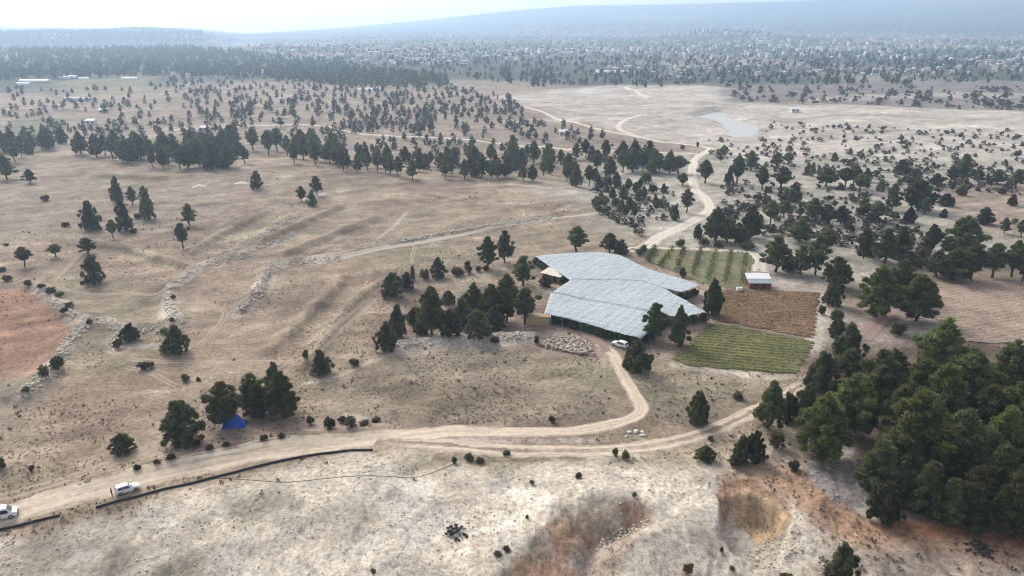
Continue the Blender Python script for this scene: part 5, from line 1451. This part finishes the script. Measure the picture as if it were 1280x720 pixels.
sheet_part('roof_sheet', -W_ / 2 - .55, W_ / 2 + .45, D_ * .40, D_ + .5, H_ + .62, H_ + 1.55, m_tarp, .03)['label'] = 'white rear roof sheet'
p = at1(924, 364)
tank = thing('water_tank', 'white water tank with an upright pipe at the corner of the brown field', 'tank', tuple(map(float, p)), R(5))
mb = MB().box((0, 0, .65), (1.6, 1.1, 1.0)); o = mb.build('vessel', m_tarp, tank)
bv = o.modifiers.new('bevel', 'BEVEL'); bv.width = .12; bv.segments = 3
for sx in (-1, 1): MB().box((sx * .6, 0, .07), (.15, 1.0, .16)).build('foot', m_wood, tank)
MB().tube([(.9, -.1, 0), (.9, -.1, 2.1)], .06, 6).build('pipe', m_tarp, tank)
MB().tube([(-.2, 0, 1.15), (-.2, 0, 1.27)], .25, 12).build('lid', m_metal, tank)

# brown hut with a cream sheet roof behind the grove
p = at1(688, 352)
hut = thing('hut', 'brown hut with a slanting cream roof between the grove and the net', 'hut', tuple(map(float, p)), R(-38))
MB().box((0, 2, 1.0), (6.4, 3.6, 2.2)).build('wall', m_wood, hut)
for k in range(9): MB().box((-2.9 + k * .72, .17, 1.05), (.08, .05, 1.9)).build('plank', m_wood, hut)
dd = MB().box((1.4, .16, .95), (.95, .06, 1.85)).build('door', m_rubber, hut); MB().box((1.75, .10, .95), (.05, .05, .2)).build('handle', m_metal, dd)
o = MB().add([(-3.7, -.3, 2.1), (3.7, -.3, 2.1), (3.7, 4.2, 2.75), (-3.7, 4.2, 2.75), (-3.7, -.3, 2.2), (3.7, -.3, 2.2), (3.7, 4.2, 2.85), (-3.7, 4.2, 2.85)],
         [(3, 2, 1, 0), (4, 5, 6, 7), (0, 1, 5, 4), (1, 2, 6, 5), (2, 3, 7, 6), (3, 0, 4, 7)]).build('roof', plain('cream_sheet', (.66, .60, .50), .8, .12, 1.2), hut)

# tan walled shelter under the pine, white frame at its right end
p = at1(672, 407)
sh = thing('shelter', 'low tan walled shelter with a white end frame under the pine by the net', 'shelter', tuple(map(float, p)), R(-4))
for k in range(6): MB().box((-2.55 + k * 1.02, 0, 1.15), (1.0, .1, 2.5)).build('panel', m_tan, sh)
MB().box((0, 2.2, 1.15), (6.1, .1, 2.5)).build('rear_wall', m_tan, sh)
MB().box((-3.0, 1.1, 1.15), (.1, 2.1, 2.5)).build('side_wall', m_tan, sh)
MB().box((0, 1.1, 2.46), (6.2, 2.5, .09)).build('roof', m_tan, sh)
MB().tube([(3.3, -.1, -.1), (3.3, -.1, 2.55), (3.3, 2.3, 2.55), (3.3, 2.3, -.1)], .07, 6).build('end_frame', m_tarp, sh)
MB().box((3.12, 1.1, 1.1), (.05, 2.0, 2.2)).build('doorway_shade', m_rubber, sh)  # black sheet standing in for the shade inside the open end

# blue tent under the trees
p = at1(294, 531)
tent = thing('tent', 'blue tarpaulin tent under the trees above the dirt road', 'tent', tuple(map(float, p)), R(8))
V = []; F = []
n = 9
for i in range(n):            # ridge along x, front end taller, sheet sags between ridge and hem
    t = i / (n - 1); x = -2.4 + 4.4 * t
    hr = .55 + 2.1 * (1 - abs(t - .62) / .62) ** .9 if t < .62 else 2.65 - 1.9 * ((t - .62) / .38)
    for j, s in enumerate((-1, -.5, 0, .5, 1)):
        V.append((x + .12 * math.sin(3 * i + j), s * 1.5, hr * (1 - abs(s)) ** .85 * (1 - .12 * math.sin(abs(s) * 3.14)) + .03))
for i in range(n - 1):
    for j in range(4): F.append((i * 5 + j, (i + 1) * 5 + j, (i + 1) * 5 + j + 1, i * 5 + j + 1))
canopy = MB().add(V, F).build('canopy', m_blue, tent)
so = canopy.modifiers.new('thickness', 'SOLIDIFY'); so.thickness = .02
e = (n - 1) * 5
MB().add([V[e], V[e + 1], V[e + 2], V[e + 3], V[e + 4], (V[e][0] + .35, 0, 0)], [(0, 5, 1), (1, 5, 2), (2, 5, 3), (3, 5, 4)]).build('end_flap', m_blue, tent)
MB().tube([(.33, 0, -.1), (.33, 0, 2.6)], .035, 6).build('pole', m_wood, tent)
MB().tube([(-2.3, 0, -.1), (-2.3, 0, .55)], .035, 6).build('pole', m_wood, tent)
for s in (-1, 1): MB().tube([(.33, 0, 2.6), (2.9, s * 1.8, 0)], .012, 4).build('guy_rope', m_tarp, tent)

# ------------------------------------------------------------------ vehicles
def loft(stations, name, mat, parent, mi=None):
    """stations: x, z bottom, z sill, z belt, z top, half widths bottom / belt / top"""
    V = []; F = []
    for (x, zb, zs, zm, zt, wb, wm, wt) in stations:
        half = [(wb * .92, zb), (wb, zs), (wm, (zs + zm) / 2), (wm * .985, zm), (wt, zt), (wt * .7, zt + .03)]
        ring = [(x, -w, z) for w, z in half] + [(x, w, z) for w, z in reversed(half)]
        V += ring
    m = 12
    for i in range(len(stations) - 1):
        for k in range(m): F.append((i * m + k, i * m + (k + 1) % m, (i + 1) * m + (k + 1) % m, (i + 1) * m + k))
    F.append(tuple(range(m))[::-1]); F.append(tuple((len(stations) - 1) * m + k for k in range(m)))
    F = [f[::-1] for f in F]
    return MB().add(V, F).build(name, mat, parent, sm=False)

def wheel(parent, x, y, r=.33):
    o = MB().tube([(x, y - .1, r), (x, y + .1, r)], r, 18).build('wheel', m_rubber, parent)
    MB().tube([(x, y - .115, r), (x, y + .115, r)], r * .62, 12).build('rim', m_metal, o)

def quad(name, pts, mat, parent, th=.015):
    P = [Vector(q) for q in pts]; nrm = (P[1] - P[0]).cross(P[2] - P[0]).normalized() * th
    V = [tuple(q + nrm) for q in P] + [tuple(q - nrm) for q in P]; n = len(P)
    F = [tuple(range(n)), tuple(reversed(range(n, 2 * n)))] + [(i, n + i, n + (i + 1) % n, (i + 1) % n) for i in range(n)]
    return MB().add(V, F).build(name, mat, parent)

def hatchback(px, py, yaw, label):
    p = at1(px, py)
    t = thing('car', label, 'car', (float(p[0]), float(p[1]), float(p[2]) + .04), yaw, None)
    st = [(-2.0, .42, .5, .85, .9, .70, .78, .72), (-1.92, .24, .36, .92, 1.0, .78, .84, .76), (-1.8, .22, .34, .95, 1.36, .82, .85, .64), (-1.5, .2, .32, .96, 1.50, .83, .86, .62),
          (-.6, .2, .32, .95, 1.55, .84, .86, .63), (.15, .2, .32, .93, 1.50, .84, .86, .62), (.5, .2, .32, .92, 1.30, .84, .86, .66), (1.0, .2, .32, .90, .97, .84, .85, .74),
          (1.6, .22, .34, .84, .90, .82, .83, .70), (1.95, .26, .38, .72, .78, .76, .78, .66), (2.08, .38, .46, .62, .66, .62, .66, .58)]
    body = loft(st, 'body', m_white, t)
    bvm = body.modifiers.new('bevel', 'BEVEL'); bvm.width = .03; bvm.segments = 2; bvm.limit_method = 'ANGLE'
    for s in (-1, 1):
        def sp(x, z, y0): return (x, s * y0, z)
        order = lambda q: q if s < 0 else q[::-1]
        quad('side_window', order([sp(-1.62, 1.0, .862), sp(-.72, 1.0, .866), sp(-.72, 1.42, .705), sp(-1.45, 1.38, .71)]), m_glass, t)
        quad('side_window', order([sp(-.64, 1.0, .866), sp(.62, .98, .862), sp(.12, 1.40, .70), sp(-.64, 1.42, .705)]), m_glass, t)
        quad('door_seam', order([sp(-.70, .4, .872), sp(-.66, .4, .872), sp(-.66, .96, .872), sp(-.70, .96, .872)]), m_rubber, t, .004)
        MB().box((-.55, s * .885, .82), (.2, .03, .04)).build('door_handle', m_white, t)
        MB().box((.55, s * .95, 1.0), (.12, .16, .12)).build('mirror', m_white, t)
        MB().box((2.0, s * .52, .66), (.12, .26, .13)).build('headlight', m_lamp, t)
        MB().box((-1.97, s * .62, .86), (.08, .16, .34)).build('tail_light', m_redlamp, t)
    quad('windscreen', [(.96, -.66, .99), (.96, .66, .99), (.24, .58, 1.46), (.24, -.58, 1.46)], m_glass, t, .03)
    quad('rear_window', [(-1.93, .62, 1.02), (-1.93, -.62, 1.02), (-1.80, -.55, 1.36), (-1.80, .55, 1.36)], m_glass, t, .03)
    MB().box((2.06, 0, .38), (.1, 1.3, .2)).build('bumper', m_rubber, t)
    for x in (-1.28, 1.3):
        for s in (-1, 1): wheel(t, x, s * .80, .32)
    return t

def van(px, py, yaw, label):
    p = at1(px, py)
    t = thing('van', label, 'van', (float(p[0]), float(p[1]), float(p[2]) + .04), yaw, None)
    st = [(-2.4, .4, .5, 1.05, 1.85, .80, .88, .74), (-2.3, .28, .4, 1.08, 1.98, .88, .93, .76), (-1.0, .26, .38, 1.08, 2.02, .9, .95, .78), (.6, .26, .38, 1.06, 2.0, .9, .95, .78),
          (1.05, .26, .38, 1.05, 1.86, .9, .95, .76), (1.75, .26, .38, 1.0, 1.10, .9, .94, .80), (2.2, .28, .4, .92, 1.0, .87, .9, .76), (2.42, .36, .46, .78, .84, .76, .8, .70)]
    body = loft(st, 'body', m_white, t)
    bvm = body.modifiers.new('bevel', 'BEVEL'); bvm.width = .04; bvm.segments = 2; bvm.limit_method = 'ANGLE'
    for s in (-1, 1):
        order = lambda q: q if s < 0 else q[::-1]
        sp = lambda x, z, y0: (x, s * y0, z)
        for x0, x1 in ((-2.15, -1.1), (-1.02, 0.1)):
            quad('side_window', order([sp(x0, 1.15, .945), sp(x1, 1.15, .95), sp(x1, 1.75, .82), sp(x0, 1.75, .82)]), m_glass, t)
        quad('side_window', order([sp(.2, 1.15, .95), sp(1.5, 1.1, .94), sp(1.02, 1.72, .82), sp(.2, 1.75, .82)]), m_glass, t)
        quad('door_seam', order([sp(.13, .45, .957), sp(.17, .45, .957), sp(.17, 1.1, .957), sp(.13, 1.1, .957)]), m_rubber, t, .004)
        MB().box((2.34, s * .62, .82), (.14, .26, .2)).build('headlight', m_lamp, t)
        MB().box((1.35, s * 1.03, 1.2), (.12, .16, .2)).build('mirror', m_white, t)
        MB().box((-2.37, s * .78, 1.1), (.08, .12, .5)).build('tail_light', m_redlamp, t)
    quad('windscreen', [(1.70, -.72, 1.16), (1.70, .72, 1.16), (1.12, .66, 1.80), (1.12, -.66, 1.80)], m_glass, t, .03)
    quad('rear_window', [(-2.38, .66, 1.2), (-2.38, -.66, 1.2), (-2.34, -.62, 1.72), (-2.34, .62, 1.72)], m_glass, t, .03)
    MB().box((2.44, 0, .46), (.1, 1.5, .22)).build('bumper', m_rubber, t)
    for x in (-1.5, 1.5):
        for s in (-1, 1): wheel(t, x, s * .88, .34)
    return t

hc = hatchback(159.5, 614, yaw_px((120, 620), (200, 596)), 'white hatchback parked beside the black pipe with a person behind it'); hc.scale = (.92, .92, .95)
van(1, 648, yaw_px((-20, 657), (40, 640)), 'white van half out of frame at the left edge')
hatchback(775, 433, yaw_px((790, 436), (762, 427)), 'white car half hidden by the bushy juniper below the net')

# ------------------------------------------------------------------ people
def person(p, yaw, height, mats, label, stance=0.0, bend=0.0):
    """one skinned body; materials are set by region: skin, top, trousers, shoes"""
    k = height / 1.75
    J = {'pelvis': (0, 0, .95), 'waist': (0, 0, 1.08), 'chest': (.0, 0, 1.32), 'neck': (0, 0, 1.50), 'head0': (.015, 0, 1.60), 'head1': (.03, 0, 1.73)}
    Rd = {'pelvis': (.15, .12), 'waist': (.135, .105), 'chest': (.17, .115), 'neck': (.058, .058), 'head0': (.085, .075), 'head1': (.075, .068)}
    Ed = [('pelvis', 'waist'), ('waist', 'chest'), ('chest', 'neck'), ('neck', 'head0'), ('head0', 'head1')]
    for s, nm in ((1, 'l'), (-1, 'r')):
        st = stance * s
        J.update({nm + 'hip': (0, s * .10, .88), nm + 'knee': (.03 + st * .12, s * .11, .50), nm + 'ankle': (-.01 + st * .2, s * .12, .09), nm + 'toe': (.15 + st * .2, s * .14, .04),
                  nm + 'sho': (0, s * .19, 1.42), nm + 'elb': (-.03 + bend * .05, s * .26, 1.14), nm + 'wri': (.06 + bend * .22, s * .25, .90 + bend * .2), nm + 'hand': (.09 + bend * .28, s * .24, .82 + bend * .22)})
        Rd.update({nm + 'hip': (.095, .095), nm + 'knee': (.062, .062), nm + 'ankle': (.045, .045), nm + 'toe': (.045, .035), nm + 'sho': (.07, .07), nm + 'elb': (.048, .048), nm + 'wri': (.034, .034), nm + 'hand': (.04, .022)})
        Ed += [('pelvis', nm + 'hip'), (nm + 'hip', nm + 'knee'), (nm + 'knee', nm + 'ankle'), (nm + 'ankle', nm + 'toe'), ('chest', nm + 'sho'), (nm + 'sho', nm + 'elb'), (nm + 'elb', nm + 'wri'), (nm + 'wri', nm + 'hand')]
        for fi, (dx, dz, l) in enumerate([(.025, -.0, .085), (.008, -.01, .095), (-.010, -.01, .09), (-.026, 0, .07)]):
            hx, hy, hz = J[nm + 'hand']; J[nm + 'f%d' % fi] = (hx + dx, hy + s * .005, hz - l); Rd[nm + 'f%d' % fi] = (.010, .010); Ed.append((nm + 'hand', nm + 'f%d' % fi))
        hx, hy, hz = J[nm + 'wri']; J[nm + 'thumb'] = (hx + .07, hy - s * .01, hz - .07); Rd[nm + 'thumb'] = (.011, .011); Ed.append((nm + 'hand', nm + 'thumb'))
    names = list(J); me = bpy.data.meshes.new('person')
    me.from_pydata([tuple(c * k for c in J[n_]) for n_ in names], [(names.index(a), names.index(b)) for a, b in Ed], [])
    ob = bpy.data.objects.new('tmp_person', me); COL.objects.link(ob)
    sk = ob.modifiers.new('skin', 'SKIN'); sk.use_smooth_shade = True
    sv = me.skin_vertices[0].data
    for i, n_ in enumerate(names): sv[i].radius = (Rd[n_][0] * k, Rd[n_][1] * k); sv[i].use_root = (n_ == 'pelvis')
    ss = ob.modifiers.new('sub', 'SUBSURF'); ss.levels = 1; ss.render_levels = 1
    dg = bpy.context.evaluated_depsgraph_get(); m2 = bpy.data.meshes.new_from_object(ob.evaluated_get(dg))
    bpy.data.objects.remove(ob)
    m2.name = 'person'; m2.materials.clear()
    for m in mats[:4]: m2.materials.append(m)
    for pl in m2.polygons:
        c = pl.center / k
        if c.z > 1.50: pl.material_index = 0
        elif abs(c.y) > .2 and c.z < .90 + bend * .2: pl.material_index = 0 if c.z > .5 else 2
        elif c.z > .96 or (abs(c.y) > .205 and c.z > .6): pl.material_index = 1
        elif c.z > .09: pl.material_index = 2
        else: pl.material_index = 3
    smooth(m2)
    o = tag(link('person', m2, None, None, (float(p[0]), float(p[1]), float(p[2]) + .02)), label, 'person'); o.rotation_euler.z = yaw
    # hair cap
    bm = bmesh.new(); bmesh.ops.create_uvsphere(bm, u_segments=14, v_segments=10, radius=.104 * k)
    bmesh.ops.delete(bm, geom=[v for v in bm.verts if v.co.z < -.01 and v.co.x > -.03 or v.co.z < -.06], context='VERTS')
    hm = bpy.data.meshes.new('hair'); bm.to_mesh(hm); bm.free(); hm.materials.append(mats[4]); smooth(hm)
    h = link('hair', hm, None, o, (.012 * k, 0, 1.70 * k)); h.scale = (1.05, .92, 1.0)
    # face: nose, eyes, mouth, ears
    MB().add([(.118, -.012, 1.63), (.118, .012, 1.63), (.135, 0, 1.625), (.112, 0, 1.67)], [(0, 1, 2), (1, 3, 2), (3, 0, 2), (0, 3, 1)]).build('nose', mats[0], o).scale = (k, k, k)
    for s in (-1, 1):
        MB().box((.108, s * .03, 1.675), (.012, .022, .012)).build('eye', mats[4], o).scale = (k, k, k)
        MB().box((.02, s * .088, 1.655), (.035, .014, .055)).build('ear', mats[0], o).scale = (k, k, k)
    MB().box((.105, 0, 1.595), (.012, .045, .010)).build('mouth', plain('lips', (.3, .12, .1), .7, .1), o).scale = (k, k, k)
    return o
m_skin = plain('skin', (.42, .26, .19), .6, .1, 3)
m_dark = plain('dark_cloth', (.02, .02, .024), .9, .3, 4)
m_dark2 = plain('charcoal_cloth', (.03, .03, .035), .9, .3, 4)
m_hair = plain('dark_hair', (.018, .014, .012), .8, .2, 6)
m_pink = plain('pale_pink_cloth', (.62, .42, .42), .9, .1, 4)
p = at1(140.5, 621.5); person(p, R(35), 1.76, (m_skin, m_dark, m_dark2, m_rubber, m_hair), 'person in dark clothes standing behind the white hatchback', .3)
p = at1(634, 411); person(p, R(-100), 1.72, (m_skin, m_pink, m_dark2, m_rubber, m_hair), 'person in a pale pink top at the lower edge of the middle grove', .4, .5)

# ------------------------------------------------------------------ greenhouses and the far town
def greenhouse(px, py, L, W, label, yaw=0.0, mat=m_tarp, h=3.2):
    p = at1(px, py); t = thing('greenhouse', label, 'greenhouse', tuple(map(float, p)), yaw, 'pale greenhouses behind the far fields')
    n = 8; V = []; F = []
    for i, x in enumerate((-L / 2, L / 2)):
        for k in range(n + 1):
            a = math.pi * k / n; V.append((x, -math.cos(a) * W / 2, max(-.2, math.sin(a) * h) if 0 < k < n else -.4))
    F = [(k, k + 1, n + 2 + k, n + 1 + k) for k in range(n)] + [tuple(range(n + 1))[::-1], tuple(range(n + 1, 2 * n + 2))]
    MB().add(V, F).build('cover', mat, t)
    MB().box((L / 2 + .05, 0, 1.0), (.1, 2.0, 2.2)).build('door', m_grey, t)
    return t
greenhouse(44, 102, 38, 14, 'largest white greenhouse at the far left behind the fields', 0.05)
greenhouse(29, 106, 18, 9, 'small white greenhouse in front of the largest one', 0.1)
greenhouse(82, 98, 16, 10, 'pale greenhouse left of the middle pair', 0.1, m_roofg)
greenhouse(92, 97, 12, 8, 'short greenhouse right of its pale twin', 0.0)
greenhouse(106, 99, 14, 9, 'rightmost white greenhouse of the far left row', 0.0)
greenhouse(163, 99, 22, 10, 'white greenhouse by the pinkish far field', 0.0)
greenhouse(97, 125.5, 26, 7, 'long narrow greenhouse among the scattered pines', 0.0, m_roofg)
greenhouse(462, 113, 26, 10, 'white greenhouse at the edge of the forest belt', 0.0)
greenhouse(765, 91, 52, 14, 'long white greenhouse at the front of the town', 0.0, m_tarp, 4)

def house_mesh(w, d, h, rh, wall, roof, hip):
    mb = MB()
    a, b_ = w / 2, d / 2
    mb.add([(-a, -b_, -3), (a, -b_, -3), (a, b_, -3), (-a, b_, -3), (-a, -b_, h), (a, -b_, h), (a, b_, h), (-a, b_, h)], [(0, 1, 5, 4), (1, 2, 6, 5), (2, 3, 7, 6), (3, 0, 4, 7), (4, 5, 6, 7)], 0)
    e = .6; A, B = a + e, b_ + e
    r = hip * a
    V = [(-A, -B, h + .02), (A, -B, h + .02), (A, B, h + .02), (-A, B, h + .02), (-A + r, 0, h + rh), (A - r, 0, h + rh)]
    mb.add(V, [(0, 1, 5, 4), (2, 3, 4, 5), (1, 2, 5), (3, 0, 4), (3, 2, 1, 0)], 1)
    # windows and a door as recessed looking dark panels set 3 cm proud of the wall
    for fl in range(int(h // 2.8)):
        z = 1.5 + fl * 2.8
        for x in np.linspace(-a + 1.4, a - 1.4, max(2, int(w // 3))):
            mb.box((x, -b_ - .02, z), (1.2, .08, 1.3), 2)
    me = mb.mesh('house')
    for m in (wall, roof, m_glass): me.materials.append(m)
    return me
HOUSES = []
for i in range(12):
    rg = random.Random(300 + i)
    red = i % 3 == 0
    HOUSES.append((house_mesh(rg.uniform(9, 14), rg.uniform(8, 11), rg.choice([3.2, 6, 6, 8.6]), rg.uniform(1.2, 2.6) if i % 4 else .5, [m_wallp, m_wallt][i % 2], [m_roofr, m_roofg, m_roofw][i % 3], rg.choice([0.0, .4])),
                   '%s house with %s roof' % (['pale walled', 'tan walled'][i % 2], ['reddish', 'grey metal', 'white'][i % 3])))
rg = random.Random(77)
TOWN = [(300, 56), (470, 46), (640, 40), (760, 38), (900, 40), (1100, 42), (1280, 46), (1340, 50), (1340, 94), (1130, 94), (1000, 96), (900, 101), (780, 100), (640, 97), (470, 82), (360, 72)]
H = in_poly_px(TOWN, 1700, 88, 0) + in_poly_px([(440, 62), (880, 60), (880, 90), (640, 90), (470, 82)], 380, 89, 0) + in_poly_px([(560, 36), (960, 32), (960, 44), (560, 46)], 380, 90, 0)
HP = at([q[0] for q in H], [q[1] for q in H])
ok = (fbm(HP[:, 0], HP[:, 1], 420, 1, 3) > .40) & (np.random.RandomState(4).rand(len(H)) < np.clip((104 - np.array([q[1] for q in H])) / 22, .12, 1))
HP = HP[ok]; HX = [H[i] for i in range(len(H)) if ok[i]]
order = np.argsort(HP[:, 1])
def district(px):
    return 'left part' if px < 560 else ('middle part' if px < 900 else 'right part')
for c_, i in enumerate(order[:300]):
    me, desc = HOUSES[rg.randrange(12)]
    o = link('house', me, None, None, (float(HP[i, 0]), float(HP[i, 1]), float(HP[i, 2])))
    o.rotation_euler.z = rg.uniform(-.7, .7) + rg.choice([0, 1.57]); s = rg.uniform(.85, 1.25) * min(1.0, max(.5, HP[i, 1] / 2300)); o.scale = (s, s, s)
    tag(o, '%s on the near side of the town, %s' % (desc, district(HX[i][0])), 'house', 'houses of the far town')
vs_, fs_, ms_ = [], [], []; off = 0
rest = order[300:]
for hi in range(12):
    sel = [i for j, i in enumerate(rest) if j % 12 == hi]
    if not sel: continue
    me = HOUSES[hi][0]
    V = np.array([v.co[:] for v in me.vertices]); tri = []
    me.calc_loop_triangles()
    T = np.array([t.vertices[:] for t in me.loop_triangles]); M_ = np.array([t.material_index for t in me.loop_triangles])
    mm = {0: [0, 1][hi % 2], 1: 2 + hi % 3, 2: 5}
    Mi = np.array([mm[m] for m in M_]); 
    keep = Mi != 5; T, Mi = T[keep], Mi[keep]
    for i in sel:
        a = rg.uniform(-.7, .7) + rg.choice([0, 1.57]); s = rg.uniform(.85, 1.35) * min(1.1, max(.5, HP[i, 1] / 2300)); c, s_ = math.cos(a) * s, math.sin(a) * s
        W_v = np.stack([V[:, 0] * c - V[:, 1] * s_, V[:, 0] * s_ + V[:, 1] * c, V[:, 2] * s], 1) + HP[i]
        vs_.append(W_v); fs_.append(T + off); ms_.append(Mi); off += len(V)
me = mesh_np('far_houses', np.vstack(vs_), np.vstack(fs_))
for m in (m_wallp, m_wallt, m_roofr, m_roofg, m_roofw, m_glass): me.materials.append(m)
me.polygons.foreach_set('material_index', np.concatenate(ms_).astype(np.int32)); me.update()
tag(link('far_houses', me), 'mass of small pale houses in the further town', 'houses', kind='stuff')

def minaret(px, py, h, label):
    p = at1(px, py); t = thing('minaret', label, 'minaret', tuple(map(float, p)), 0, 'minarets of the far town')
    MB().tube([(0, 0, -2), (0, 0, h * .78)], [1.5, 1.2], 10).build('shaft', m_wallp, t)
    MB().tube([(0, 0, h * .60), (0, 0, h * .63)], [2.1, 2.1], 10).build('balcony', m_wallp, t)
    MB().tube([(0, 0, h * .78), (0, 0, h)], [1.45, .08], 10).build('spire', m_roofg, t)
minaret(519, 70, 40, 'leftmost slim minaret standing over the left part of the town')
minaret(681, 68, 34, 'slim minaret left of the town middle')
minaret(859, 56, 42, 'slim minaret near the pale hill of the town')
minaret(938, 52, 55, 'tallest slim minaret, below the pale hill')
minaret(1252, 42, 60, 'slim pale tower at the far right edge of the town')
minaret(781, 80, 34, 'slim minaret at the near side of the town middle')
# small white outbuildings among the pines
for px, py, lb in [(705, 169, 'tiny white roofed hut on the brown field left of the lake bed'), (258, 164, 'tiny white hut behind the pine belt'), (993, 140, 'small white building on the dark bank right of the pool'), (115, 155, 'pale roofed hut on the pinkish field at the left'), (130, 141, 'long pale roofed barn among the left scattered pines')]:
    p = at1(px, py); o = link('hut', house_mesh(6.5, 5, 3, 1.3, m_wallp, m_tarp, 0.0), None, None, tuple(map(float, p))); tag(o, lb, 'hut')

# ------------------------------------------------------------------ haze
zmin = float(GZ.min())
mb = MB().box((0, 0, 0), (1, 1, 1)); hz = mb.build('haze', None)
TOPZ = max(float(GZ.max()), CAMZ) + 25
hz.scale = (20600, 20600, TOPZ - (zmin - 6)); hz.location = (0, 0, (TOPZ + zmin - 6) / 2)
hm = bpy.data.materials.new('haze'); hm.use_nodes = True; nt = hm.node_tree; nt.nodes.clear()
out = nt.nodes.new('ShaderNodeOutputMaterial'); pv = nt.nodes.new('ShaderNodeVolumePrincipled')
pv.inputs['Color'].default_value = (.54, .715, .95, 1); pv.inputs['Density'].default_value = .00021; pv.inputs['Anisotropy'].default_value = .45
nt.links.new(pv.outputs[0], out.inputs['Volume'])
hz.data.materials.append(hm); hz['kind'] = 'stuff'
